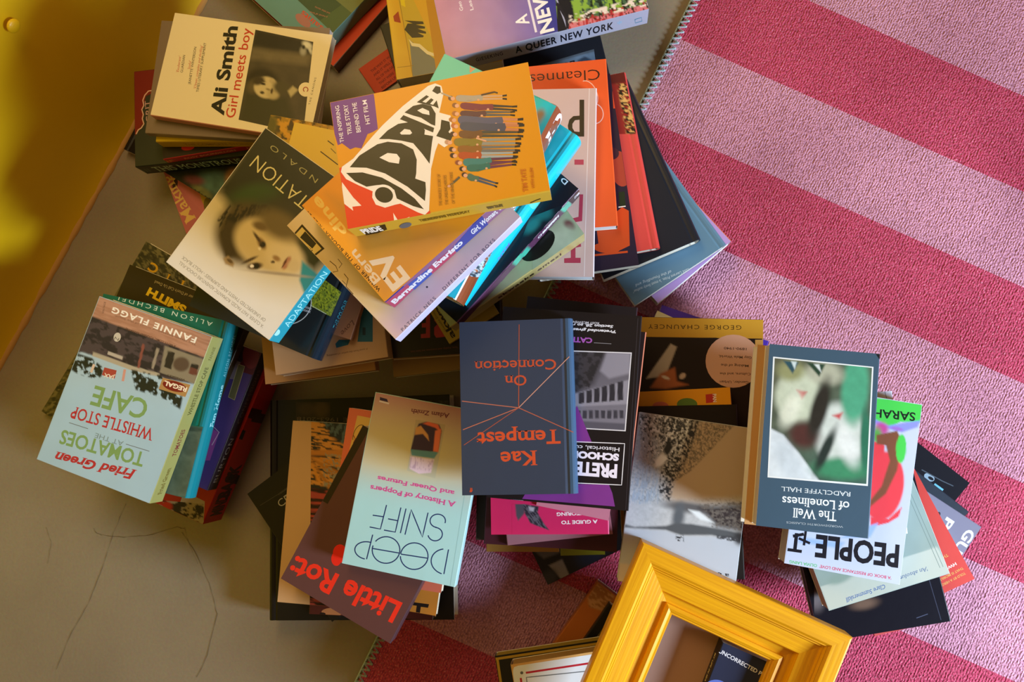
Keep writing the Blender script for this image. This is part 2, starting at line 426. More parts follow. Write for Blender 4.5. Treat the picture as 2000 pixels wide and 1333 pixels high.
# wall: a slightly lumpy painted surface
mw = mat('yellow_wall_paint', .42, .5, 'd8a800')
tc = N(mw, 'ShaderNodeTexCoord'); n1 = N(mw, 'ShaderNodeTexNoise'); n1.inputs['Scale'].default_value = 6; n1.inputs['Detail'].default_value = 6
K(mw, tc, 'Object', n1, 'Vector'); cr = N(mw, 'ShaderNodeValToRGB')
cr.color_ramp.elements[0].color = (*lin('d9a800'), 1); cr.color_ramp.elements[1].color = (*lin('e6c010'), 1); K(mw, n1, 'Fac', cr, 0); K(mw, cr, 0, BS(mw), 'Base Color')
bp = N(mw, 'ShaderNodeBump'); bp.inputs['Strength'].default_value = .3; bp.inputs['Distance'].default_value = .004; K(mw, n1, 'Fac', bp, 'Height'); K(mw, bp, 'Normal', BS(mw), 'Normal')
wl = (w1-w0).length; nx, nz = 120, 60; vs = []; fs = []
random.seed(3)
for j in range(nz+1):
    for i in range(nx+1):
        d = i/nx*wl; zz = 2.4*(j/nz)**1.6
        off = .004*math.sin(d*7+1)*math.sin(zz*6)+.012*math.exp(-zz/.03)
        p = w0+wd_*d+wn*off; vs.append((p.x, p.y, zz))
for j in range(nz):
    for i in range(nx):
        a = j*(nx+1)+i; fs.append((a, a+1, a+nx+2, a+nx+1))
for (i0, i1) in ((0, 1),):
    pass
wall = structure(mesh('wall_left', vs, fs, None, [mw], smooth=True))
so = wall.modifiers.new('thickness', 'SOLIDIFY'); so.thickness = .08; so.offset = -1 if wall.data.polygons[0].normal.dot(wn) > 0 else 1
def wallpt(p):
    d = ray(p); t = (w0-CP).dot(wn)/d.dot(wn); return CP+d*t
# plug in the wall and the ragged sealant bead along its foot
q = wallpt((21, 48)); bm = bmesh.new(); bmesh.ops.create_uvsphere(bm, u_segments=20, v_segments=12, radius=.0085)
for v in bm.verts: v.co = Vector((v.co.x, v.co.y, v.co.z*.45))
me = bpy.data.meshes.new('wall_plug'); bm.to_mesh(me); bm.free()
pl = link('wall_plug', me, wall, [mw]); pl.location = q+wn*.004; pl.rotation_euler = wn.to_track_quat('Z', 'Y').to_euler()
ms = mat('crumbling_sealant', .8, .3, 'b98a4a')
vs = []; fs = []
for i in range(241):
    p = w0+wd_*(wl*i/240); r = .004+.0030*random.random()
    for k in range(5):
        a = math.pi/2*k/4; q = p+wn*(.010+r*math.cos(a)); vs.append((q.x, q.y, r*math.sin(a)+.0002))
    if i:
        for k in range(4):
            a = 5*(i-1)+k; fs.append((a, a+5, a+6, a+1))
structure(mesh('trim_1', vs, fs, None, [ms], smooth=True))
# hairline cracks and a loose thread on the floor
mc = mat('floor_crack', .9, .1, '6a5a40')
def ribbon(pts, wd, z=.0006):
    vs = []; fs = []
    P = [at(p, z) for p in pts]; Q = []
    for i in range(len(P)-1):
        for k in range(6): Q.append(P[i].lerp(P[i+1], k/6)+Vector((random.uniform(-1, 1), random.uniform(-1, 1), 0))*.0006)
    for i, p in enumerate(Q):
        d = (Q[min(i+1, len(Q)-1)]-Q[max(i-1, 0)]).normalized(); nn = Vector((-d.y, d.x, 0))*wd*random.uniform(.15, .7)/2
        vs += [tuple(p+nn), tuple(p-nn)]
        if i: fs.append((2*i-2, 2*i-1, 2*i+1, 2*i))
    return vs, fs
VS = []; FS = []
for pts, wd in (([(246, 985), (222, 1040), (200, 1110), (172, 1180), (135, 1245), (105, 1320)], .0010), ([(183, 1032), (188, 1042), (200, 1046), (240, 1050), (290, 1046), (345, 1030), (362, 1034)], .0010),
                ([(355, 1040), (385, 1085), (412, 1150), (424, 1200), (405, 1280), (380, 1333)], .0011), ([(90, 1030), (100, 1060), (92, 1110)], .0006), ([(360, 1030), (368, 1060), (390, 1110)], .0006)):
    v, f = ribbon(pts, wd); b = len(VS); VS += v; FS += [tuple(i+b for i in q) for q in f]
structure(mesh('trim_2', VS, FS, None, [mc]))

# ------------------------------------------------------------------ rug
EDGE = ((1355, 0), (735, 1260)); SL = .445
ZR = .007
e0, e1 = at(EDGE[0], ZR), at(EDGE[1], ZR); ed = (e1-e0).normalized()
YS = [-440, -205, -1, 188, 375, 562, 750, 945, 1141, 1340, 1540, 1745, 1960]
sd = (at((2000, 750+0), ZR)-at((1400, 750-SL*600), ZR)).normalized()
def hit(y2000):
    p = at((2000, y2000), ZR); q = at((1400, y2000-SL*600), ZR); d = (q-p).normalized()
    den = d.x*ed.y-d.y*ed.x; t = ((e0.x-p.x)*ed.y-(e0.y-p.y)*ed.x)/den
    a = p+d*t; return a, p-d*.5
mr = mat('woven_cotton', .9, .15)
tc = N(mr, 'ShaderNodeTexCoord'); mp = N(mr, 'ShaderNodeMapping'); K(mr, tc, 'Object', mp, 'Vector')
mp.inputs['Rotation'].default_value = (0, 0, -math.atan2(sd.y, sd.x))
wv = N(mr, 'ShaderNodeTexWave'); wv.bands_direction = 'X'; wv.inputs['Scale'].default_value = 95; wv.inputs['Distortion'].default_value = 3.2; wv.inputs['Detail'].default_value = 2; wv.inputs['Detail Scale'].default_value = 2.5
K(mr, mp, 0, wv, 'Vector')
mp2 = N(mr, 'ShaderNodeMapping'); mp2.inputs['Scale'].default_value = (400, 330, 100); K(mr, mp, 0, mp2, 'Vector')
vo = N(mr, 'ShaderNodeTexVoronoi'); vo.inputs['Scale'].default_value = 1; K(mr, mp2, 0, vo, 'Vector')
nz_ = N(mr, 'ShaderNodeTexNoise'); nz_.inputs['Scale'].default_value = 420; nz_.inputs['Detail'].default_value = 4; K(mr, tc, 'Object', nz_, 'Vector')
big = N(mr, 'ShaderNodeTexNoise'); big.inputs['Scale'].default_value = 5; big.inputs['Detail'].default_value = 3; K(mr, tc, 'Object', big, 'Vector')
ad = N(mr, 'ShaderNodeMath'); ad.operation = 'MULTIPLY_ADD'; ad.inputs[1].default_value = -1.3; K(mr, vo, 'Distance', ad, 0); wm = N(mr, 'ShaderNodeMath'); wm.operation = 'MULTIPLY'; wm.inputs[1].default_value = .45; K(mr, wv, 'Fac', wm, 0); K(mr, wm, 0, ad, 2)
bp = N(mr, 'ShaderNodeBump'); bp.inputs['Strength'].default_value = .8; bp.inputs['Distance'].default_value = .0014
K(mr, ad, 0, bp, 'Height'); K(mr, bp, 'Normal', BS(mr), 'Normal')
at_c = N(mr, 'ShaderNodeAttribute'); at_c.attribute_name = 'Col'
fr = N(mr, 'ShaderNodeValToRGB'); fr.color_ramp.elements[0].position = .56; fr.color_ramp.elements[1].position = .74; K(mr, nz_, 'Fac', fr, 0)
fl_ = N(mr, 'ShaderNodeMixRGB'); fl_.inputs[2].default_value = (*lin('f0b4c4'), 1)
ma = N(mr, 'ShaderNodeMath'); ma.operation = 'MULTIPLY'; ma.inputs[1].default_value = .55; K(mr, fr, 0, ma, 0); K(mr, ma, 0, fl_, 0)
K(mr, at_c, 'Color', fl_, 1)
dk = N(mr, 'ShaderNodeMixRGB'); dk.blend_type = 'MULTIPLY'; dk.inputs[0].default_value = .45; K(mr, fl_, 0, dk, 1)
br_ = N(mr, 'ShaderNodeValToRGB'); br_.color_ramp.elements[0].position = .3; br_.color_ramp.elements[1].position = .6; br_.color_ramp.elements[0].color = (.45, .3, .36, 1); K(mr, big, 'Fac', br_, 0); K(mr, br_, 0, dk, 2)
dk2 = N(mr, 'ShaderNodeMixRGB'); dk2.blend_type = 'MULTIPLY'; dk2.inputs[0].default_value = .5; K(mr, dk, 0, dk2, 1); 
vr = N(mr, 'ShaderNodeValToRGB'); vr.color_ramp.elements[0].color = (1, 1, 1, 1); vr.color_ramp.elements[1].color = (.25, .15, .2, 1); vr.color_ramp.elements[0].position = .25; vr.color_ramp.elements[1].position = .8; K(mr, vo, 'Distance', vr, 0); K(mr, vr, 0, dk2, 2)
K(mr, dk2, 0, BS(mr), 'Base Color')
PINK, RED = lin('cf93ac'), lin('c44c6a')
vs = []; fs = []; cs = []
L = [hit(y) for y in YS]
for i in range(len(L)-1):
    (a0, b0), (a1, b1) = L[i], L[i+1]; c = PINK if i % 2 == 0 else RED
    m = 24
    for k in range(m):
        q = [a0.lerp(b0, k/m), a1.lerp(b1, k/m), a1.lerp(b1, (k+1)/m), a0.lerp(b0, (k+1)/m)]; b = len(vs)
        vs += [(p.x, p.y, ZR) for p in q]; cs += [c]*4; fs.append((b, b+1, b+2, b+3))
b = len(vs); (a0, b0), (a1, b1) = L[0], L[-1]   # underside and edges
for p, q in ((a0, b0), (b0, b1), (b1, a1), (a1, a0)):
    b = len(vs); vs += [(p.x, p.y, ZR), (q.x, q.y, ZR), (q.x, q.y, .0008), (p.x, p.y, .0008)]; cs += [lin('6a4a40')]*4; fs.append((b, b+1, b+2, b+3))
b = len(vs); vs += [(p.x, p.y, .0008) for p in (a0, b0, b1, a1)]; cs += [lin('6a4a40')]*4; fs.append((b, b+1, b+2, b+3))
rug = mesh('striped_rug', vs, fs, None, [mr])
ca = rug.data.attributes.new('Col', 'FLOAT_COLOR', 'POINT'); ca.data.foreach_set('color', np.array([list(c)+[1] for c in cs], np.float32).ravel())
tag(rug, 'woven rug with wide red and pink stripes lying on the concrete floor', 'rug')
# overlocked edge: zigzag of pale thread
mt = mat('pale_thread', .7, .3, 'a8bcc4')
vs = []; fs = []
def tube(P, r, sides=5):
    b0 = len(vs)
    for i, p in enumerate(P):
        d = (P[min(i+1, len(P)-1)]-P[max(i-1, 0)]).normalized(); x = d.cross(Vector((0, 0, 1))).normalized(); y = x.cross(d)
        for k in range(sides):
            a = 2*math.pi*k/sides; q = p+x*math.cos(a)*r+y*math.sin(a)*r; vs.append(tuple(q))
        if i:
            for k in range(sides):
                a = b0+(i-1)*sides+k; c = b0+(i-1)*sides+(k+1) % sides; fs.append((a, c, c+sides, a+sides))
en = Vector((-ed.y, ed.x, 0)); en = en if en.dot(sd) > 0 else -en
LL = (a1-a0).length; S0 = a0
m = int(LL/.0085)
for off, ph in ((0, 0), (.0014, 0), (.0043, 1)):
    P = []
    for i in range(m*2):
        s_ = i/2*.0085+off
        if s_ > LL: break
        side = (i+ph) % 2; q = S0+ed*s_+en*(-.0035 if side else .0075); q.z = ZR+(.0010 if not side else -.0012)+random.uniform(0, .0008); P.append(q)
    tube(P, .00095)
P = [S0+ed*(LL*i/400)-en*.0036+Vector((0, 0, -.003)) for i in range(401)]; tube(P, .0014)
mesh('stitched_edge', vs, fs, rug, [mt], smooth=True)
class _R: pass
rg = _R(); rg.P = [Vector((p.x, p.y)) for p in (a0, b0, b0+(a1-a0), a1)]; rg.ztop = ZR+.0016; BOOKS.append(rg)
# ------------------------------------------------------------------ the books, pile by pile from the bottom up
GA = 'books in the pile nearest the yellow wall'; GB = 'books at the top edge beside the floor'; GE = 'books in the tall fanned pile in the middle'
GF = 'books fanned out beside the rug edge'; GG = 'books in the left pile on the floor'; GH = 'books under the dark gap in the middle'
GJ = 'books in the lower left pile'; GK = 'books in the centre pile on the rug'; GL = 'books beside the centre pile'; GM = 'books in the right pile on the rug'; GN = 'books under the yellow frame'
B('dark paperback under the purple New York book, pale photograph and the end of a title', (1172, 70), (930, 130), (1232, 312), 16, '23262e', pages='5a5a64', group=GB, art=[
    ('pic', [(1008, 140), (1160, 96), (1170, 170), (1020, 190)], 3, '5c7a9c', [('g', 1080, 100, 1095, 150, '8fa8c4', '4a6078'), ('p', [(1000, 135), (1165, 92), (1166, 100), (1004, 142)], '5a6470', 4), ('n', 12, .2, 4), ('p', [(1128, 118), (1142, 110), (1158, 118), (1160, 150), (1128, 150)], '39485c', 3)]),
    ('text', 'LONDON', (1122, 118), (1030, 142), 13, '14161c', .015)])
B('small orange booklet with dark red lines of print lying on bare floor', (735, 186), (900, 71), (700, 135), 4, 'bf3f22', pages='7a2a18', group=GB, fin='matt', art=[
    ('text', 'THE WAY IT WAS', (726, 142), (768, 108), 5, '7a1c14', .03), ('text', 'AND IT WILL BE', (731, 150), (770, 118), 5, '7a1c14', .03), ('text', 'ALL OF THE DAYS', (736, 158), (774, 128), 5, '7a1c14', .03), ('text', 'THAT WERE', (742, 166), (770, 144), 5, '7a1c14', .03), ('text', 'BEFORE US', (747, 174), (775, 152), 5, '7a1c14', .03)])
B('black book poking out left of the yellow cover with a gloved hand', (790, 190), (960, 130), (740, 50), 18, '1d1a12', pages='c8b890', group=GB)
B('orange-red book lying beneath the teal one at the top edge, lettering on its spine', (500, 2), (652, 132), (715, -249), 22, 'd0431a', scol='5a3a28', spine='R', group=GB, art=[
    ('poly', [(745, 0), (640, 95), (600, 60), (700, -40)], '6e1010')])
B('large teal and olive book with a red edge at the top, small red title', (813, -112), (598, -306), (612, 110), 26, '5f8474', pages='a8421c', group=GB, art=[
    ('poly', [(560, -20), (640, 55), (650, 75), (618, 105), (700, 60), (760, 0), (700, -60)], '4a5a34'), ('poly', [(560, -20), (625, 40), (680, 0), (620, -40)], '3c4c30'),
    ('poly', [(650, -5), (690, 28), (730, -5)], '6a7040'), ('poly', [(612, 110), (742, 0), (752, 8), (630, 118)], '7e160f'),
    ('ell', 592, 40, 18, 9, 'a06858', 'T', 40), ('text', 'saints', (632, 53), (592, 20), 11, 'c8402a', .01, True),
    ('text', 'a novel of love', (640, 32), (606, 22), 4, 'b06a50'), ('text', 'and other stories', (645, 25), (616, 12), 4, 'b06a50')])
B('black hardback at the bottom of the pile by the yellow wall, one corner showing', (243, 290), (395, 368), (320, 140), 18, '17120f', hb=True, group=GA)
B('pink book with a gold serif title and leaves, under the wall pile', (602, 373), (523, 189), (372, 470), 16, 'b5626a', group=GA, art=[
    ('poly', [(298, 310), (330, 345), (400, 420), (430, 400), (470, 330), (400, 250)], 'b8646c'),
    ('ell', 415, 385, 22, 60, 'a8862a', 'T', -20), ('ell', 412, 410, 12, 25, '6a5a22', 'T', -20), ('ell', 328, 372, 12, 5, '3a2420', 'T', 60), ('ell', 342, 360, 12, 5, '3a2420', 'T', 100), ('ell', 322, 388, 8, 4, '3a2420', 'T', 20),
    ('text', 'Making', (382, 428), (330, 338), 22, 'd8b06a', .01, True), ])
B('dark picture-covered paperback under the green-black spine, teal figures on its cover', (322, 335), (500, 446), (400, 205), 20, '1c1d1b', group=GA, art=[
    ('pic', [(322, 325), (520, 325), (520, 440), (322, 440)], 4, '1a1c1a', [('e', 420, 360, 30, 22, 20, '4a6a60', .6), ('e', 455, 352, 14, 20, 0, 'a06a30', .5), ('e', 395, 375, 20, 8, 30, '6a6a40', .6), ('e', 380, 352, 18, 8, 10, '6a3038', .6), ('n', 14, .4, 3)])])
B('thick book with a torn-paper dark red and green cover, THIS MONSTROUS on its spine', (590, 297), (575, 108), (268, 322), 30, '34382c', scol='141b18', group=GA, art=[
    ('poly', [(248, 128), (302, 122), (302, 180), (285, 188), (278, 215), (280, 240), (262, 268), (258, 280), (250, 290)], '7a261c'),
    ('line', [(302, 176), (290, 178), (283, 186), (279, 196), (281, 206), (277, 214), (280, 224), (278, 232), (281, 242), (276, 250), (270, 254), (266, 262), (262, 268)], 2.2, 'd8b0a0'),
    ('text', 'GRIT', (296, 238), (293, 196), 11, 'c8a0a0', 0, True), 
    ('text', 'THIS MONSTROUS THING', (313, 338), (545, 308), 13, 'a8c4b8', 0, True, 0, 'L'), ('text', 'III', (285, 338), (300, 336), 8, '4a5a54', 0, True, 0, 'L')])
B('thin dark book with red shapes and a red spine in the wall pile', (620, 266), (598, 120), (322, 308), 14, '2c211f', scol='9a1c26', group=GA, art=[
    ('ell', 367, 288, 13, 6, 'c22a2a', 'T', -8), ('ell', 410, 282, 7, 4, 'c22a2a'), ('text', 'ROSY BOURDILLON', (370, 317), (472, 302), 7, 'd89a78', .01, True, 0, 'L'), ('text', 'HUB', (492, 298), (515, 294), 7, 'd89a78', .01, True, 0, 'L'), ('text', 'IF', (336, 322), (350, 320), 9, 'c07a3a', .02, False, 0, 'L')])
B('yellow book with a mustard lettered spine, second below the one with the photograph', (612, 288), (596, 110), (318, 263), 20, 'd8b81e', scol='b8961c', group=GA, art=[
    ('text', 'THE COMPLETE STORIES', (345, 272), (490, 279), 7, '8a6a20', .01, False, 0, 'L'), ('ring', 505, 275, 6, 4, 2, '4a3a10', 0, 360, 0, 'L')])
B('grey-brown book with a pale letter, directly beneath the cream one with the photograph', (619, 284), (641, 58), (287, 257), 12, '7d6c62', pages='ddd0c8', group=GA, art=[
    ('text', 'E', (370, 241), (370, 231), 12, 'd8b8a0', .02)])
B('cream paperback with a black and white portrait photograph, topmost by the yellow wall', (608, 281), (643, 73), (300, 221), 14, 'e8dcc6', scol='b87a70', fin='satin', group=GA, art=[
    ('pic', [(499, 58), (612, 82), (592, 262), (466, 234)], 2.0, '4a4236', [
        ('p', [(499, 58), (612, 82), (606, 108), (492, 90)], '25211d', 12), ('p', [(492, 95), (606, 108), (600, 128), (488, 115)], '6e6452', 12), ('n', 22, .25, 5),
        ('p', [(480, 175), (520, 190), (560, 190), (575, 235), (560, 265), (466, 236)], '3a3826', 14),
        ('e', 512, 160, 32, 26, 10, '282218', .3), ('e', 500, 168, 18, 14, -20, '5a5038', .5), ('e', 520, 171, 24, 21, 12, 'c8ba98', .12), ('e', 533, 184, 12, 10, 12, 'b4a684', .4), ('e', 505, 158, 12, 8, -20, '3a3020', .4),
        ('e', 514, 164, 5, 2.6, 10, '2a2218', .4), ('e', 512, 181, 4.5, 2.6, 10, '2a2218', .4), ('e', 512, 158, 7, 1.6, 12, '3a3020', .6), ('e', 524, 175, 5, 2, 20, '8a7c5e', .5), ('e', 531, 178, 2.4, 5.5, 10, '4a3a28', .4), ('e', 531, 158, 5, 5, 0, 'b8a888', .3),
        ('e', 551, 172, 18, 12, 20, '4a4432', .4), ('p', [(562, 178), (572, 168), (582, 176), (568, 190)], 'b8ac8c', 4), ('e', 600, 88, 10, 6, 30, 'd8d8d8', .5), ('e', 592, 100, 6, 8, 0, 'a0a0a0', .6), ('e', 606, 98, 3, 8, -20, 'c8c8c8', .6), ('e', 593, 92, 3, 4, 0, '20201e', .5)]),
    ('ell', 597, 175, 14, 14, 'e8dcc6'), ('ring', 597, 175, 4.5, 4.5, 1.8, 'a04030', 120, 420),
    ('text', 'Ali Smith', (436, 226), (464, 52), 26, '1d1a18', .035), ('text', 'Girl meets boy', (458, 231), (491, 56), 19, 'c23c2c', .008),
    ('text', 'THE CANONS', (606, 205), (618, 152), 4, '5a4a3a', 0, False, 0, 'T', 1.4), ('text', "'Exuberant'", (349, 141), (354, 109), 5, 'c05040', 0, False, .3), ('text', 'GUARDIAN', (357, 142), (362, 108), 5, '3a3028'),
    ('text', "'Joyful'", (371, 136), (374, 118), 5, 'c05040', 0, False, .3), ('text', 'JEANETTE WINTERSON', (372, 165), (384, 92), 5, '3a3028'),
    ('text', "'Clever, complex and thrilling'", (383, 173), (396, 88), 5, 'c05040', 0, False, .3), ('text', 'TIMES LITERARY SUPPLEMENT', (388, 180), (403, 84), 5, '3a3028')])
B('yellow paperback with a dark gloved hand and torn edge on its cover', (777, 152), (985, 121), (730, -165), 26, 'd8b032', scol='d0ac30', group=GB, art=[
    ('poly', [(778, 0), (806, -4), (862, 115), (858, 130), (806, 128)], 'c8b23c'), ('poly', [(800, 78), (858, 122), (865, 148), (806, 150)], '7f848a'), ('poly', [(798, 76), (806, 84), (820, 86), (836, 100), (858, 108), (856, 113), (834, 106), (818, 92), (804, 90)], 'eae4d4'),
    ('poly', [(832, 0), (860, -4), (876, 136), (852, 140)], 'c09020'), ('line', [(780, 0), (806, 148)], 1.2, '9a7c1c'), ('line', [(776, 132), (808, 128)], 1, '9a7c1c'),
    ('poly', [(778, 22), (783, 45), (770, 42), (768, 32)], 'a03c18'), ('poly', [(782, 0), (790, -1), (792, 14), (784, 10)], 'e0d020'),
    ('poly', [(790, 58), (796, 46), (806, 46), (790, 40), (826, 42), (828, 47), (812, 48), (830, 52), (830, 56), (816, 56), (832, 62), (832, 66), (816, 64), (828, 70), (826, 73), (805, 74)], '3a3418')])
B('purple book with cityscape and row houses, A QUEER NEW YORK on its white spine', (1268, 18), (1203, -242), (873, 117), 36, 'a08ac0', scol='a4a4b8', fin='gloss', group=GB, art=[
    ('cover', 5, '9a7ab0', [('g', 850, 60, 1080, 40, 'b87c98', '6a64b4'), ('n', 40, .12, 7), ('p', [(1052, -20), (1100, -30), (1125, 10), (1140, 60), (1060, 80)], '3c3c96', 3)]),
    ('pic', [(1085, 0), (1262, -8), (1268, 22), (1090, 68)], 2.5, '4c6a50', [('t', None, 7, 14, 12, .5, '8ab048', 3), ('t', None, 5, 10, -20, .62, '202c24', 9), ('p', [(1088, -6), (1112, -10), (1122, 30), (1118, 64), (1085, 70)], '1a1c28', 3),
        ('p', [(1112, 46), (1262, 8), (1270, 24), (1110, 68)], 'd47a86', 2), ('t', [(1112, 40), (1262, 2), (1270, 24), (1110, 64)], 3, 12, -14, .55, 'b03438', 5), ('t', [(1112, 30), (1262, -8), (1270, 10), (1110, 46)], 9, 5, -14, .55, 'e8dcd8', 12), ('t', [(1112, 36), (1262, -2), (1270, 20), (1110, 58)], 2.5, 16, 4, .66, '3a2420', 14)]),
    ('line', [(1030, -10), (1052, 84)], 4.5, 'e4dcee'), ('line', [(1084, -10), (1112, 66)], 3, 'a0a4c8'), ('line', [(1088, 6), (1106, 36), (1110, 66)], 5, '20202e'),
    ('text', 'NEW', (1082, 60), (1062, -25), 28, 'f0eef4', .03), ('text', 'A', (1034, 46), (1028, 26), 26, 'f0eef4', .02),
    ('text', 'Geo', (905, 20), (900, 2), 7, 'd8cce0', .02), ('text', 'Les', (925, 19), (920, 0), 7, 'd8cce0', .02),
    ('text', 'A QUEER NEW YORK', (1008, 106), (1198, 54), 10, '14141e', .025, False, 0, 'L', 1.15), ('text', 'GIESEKING', (932, 125), (984, 112), 5, '3a3050', .01, False, 0, 'L', 1.2),
    ('line', [(1240, 38), (1253, 34), (1254, 41), (1241, 45), (1240, 38)], 1.2, '3a7a98', 'L'), ('text', '*', (1205, 54), (1214, 51), 8, '8ab8d8', 0, False, 0, 'L')])
B('olive leaf-patterned paperback under the left pile, a sliver showing at its left', (238, 905), (376, 684), (78, 805), 12, '5a5534', group=GG, fin='matt', art=[
    ('cover', 3, '56522f', [('t', None, 9, 3, 40, .52, '38361e', 3), ('t', None, 10, 3, -30, .56, '787048', 8)])])
B('thick scarlet book with black panels along its broad spine, bottom of the left pile', (520, 725), (300, 630), (397, 1027), 52, 'b0281c', scol='a8160e', group=GG, fin='satin', pages='c8b08a', art=[
    ('poly', [(310, 985), (345, 1000), (360, 960), (400, 980), (397, 1027), (340, 1012)], 'b8a890'), ('pic', [(318, 978), (398, 985), (398, 1030), (318, 1010)], 2.5, 'a89878', [('t', None, 9, 7, 20, .5, '2c2220', 3), ('e', 325, 990, 12, 10, 0, 'b8281c', .3)]),
    ('poly', [(467, 838), (480, 842), (473, 860), (459, 855)], '120c0a', 'L'), ('poly', [(445, 925), (474, 930), (468, 948), (440, 942)], '120c0a', 'L'), ('poly', [(485, 795), (512, 802), (505, 822), (478, 815)], '3a0c08', 'L'), ('poly', [(497, 805), (527, 812), (520, 830), (490, 824)], '3a0c08', 'L'),
    ('text', 'BACK', (424, 975), (445, 910), 16, '3a0c08', .05, False, 0, 'L'), ('text', 'MINDS', (408, 1010), (428, 965), 12, '3a0c08', .05, False, 0, 'L'), ('line', [(418, 965), (428, 940), (432, 925)], 4, '2a0c08', 'L')])
B('purple paperback with a dark spine lettered in grey, between the scarlet and green books', (512, 690), (300, 610), (405, 958), 24, '4a3c7c', scol='2a2026', group=GG, art=[
    ('poly', [(440, 660), (515, 685), (500, 735), (430, 715)], '5a2430'), ('ell', 462, 690, 16, 22, '3a2a38'), ('ell', 490, 695, 16, 26, '7a3038'), ('poly', [(436, 695), (470, 708), (462, 742), (428, 738)], '7e7480'), ('poly', [(466, 712), (478, 716), (458, 782), (446, 776)], '6a6a48'),
    ('poly', [(416, 838), (428, 846), (410, 900), (396, 900)], '8a4a94'), ('line', [(418, 835), (428, 845), (414, 870)], 1.5, 'c0a8c8'), ('line', [(466, 712), (478, 716), (458, 782), (446, 776), (466, 712)], 1, 'b8b080'),
    ('text', 'BURTON', (409, 945), (440, 858), 9, '8a8078', 0, False, 0, 'L', 1.1), ('text', 'CONFESSIONS', (452, 828), (497, 722), 7, '6a6058', 0, False, 0, 'L', 1.1), ('text', 'X', (463, 688), (467, 680), 6, 'd8d0d0', .02)])
B('patterned olive leaf book with gold initials, beneath the brown-black one', (505, 600), (285, 470), (398, 791), 12, '5f5a40', group=GG, fin='matt', art=[
    ('pic', [(250, 460), (420, 460), (420, 600), (250, 600)], 2.5, '6a6446', [('t', None, 10, 4, 60, .5, '2e2c1c', 3), ('t', None, 4, 10, 30, .55, '3a3824', 8), ('n', 20, .2, 2)]),
    ('text', 'C', (312, 522), (296, 512), 18, 'c89a18', .03, True), ('text', 'I', (334, 538), (328, 535), 14, 'c89a18', .03, True), ('text', 'T', (366, 552), (352, 546), 14, 'c89a18', .03, True)])
B('brown-black paperback with a bold yellow surname, half under the green hardback', (490, 612), (253, 515), (395, 850), 14, '2c2112', group=GG, art=[
    ('text', 'SMITH', (365, 600), (292, 562), 16, 'd8b01c', .05), ('text', "Author of Don't Call Us Dead", (391, 584), (303, 548), 6, 'a89468', 0, True)])
B('dark green hardback with white capitals and a blue-green spine, second in the left pile', (443, 632), (199, 568), (365, 980), 26, '0f6656', scol='1a7a86', hb=True, pages='c8d0c8', fin='gloss', group=GG, art=[
    ('pic', [(328, 825), (402, 835), (392, 985), (318, 975)], 2.5, '0f6656', [('p', [(350, 845), (368, 832), (398, 836), (400, 880), (386, 975), (322, 968), (338, 900)], '56665a', 5), ('e', 372, 838, 26, 5, 5, '3a4a42', .3), ('e', 372, 870, 14, 22, 10, '4a5a50', .2), ('e', 358, 930, 18, 34, 10, '4c5c50', .2), ('e', 384, 925, 8, 34, 10, '6a7a6c', .3), ('n', 8, .2, 4)]),
    ('text', 'ALISON BECHDEL', (416, 630), (228, 577), 9, 'cfe0d4', 0, False, 0, 'T', 1.5),
    ('text', 'Fun Home', (412, 836), (432, 752), 7, '9fe0e8', .02, True, 0, 'L'), ('text', 'ALISON BECHDEL', (436, 736), (448, 652), 5, '7fc8d8', 0, False, 0, 'L', 1.3)])
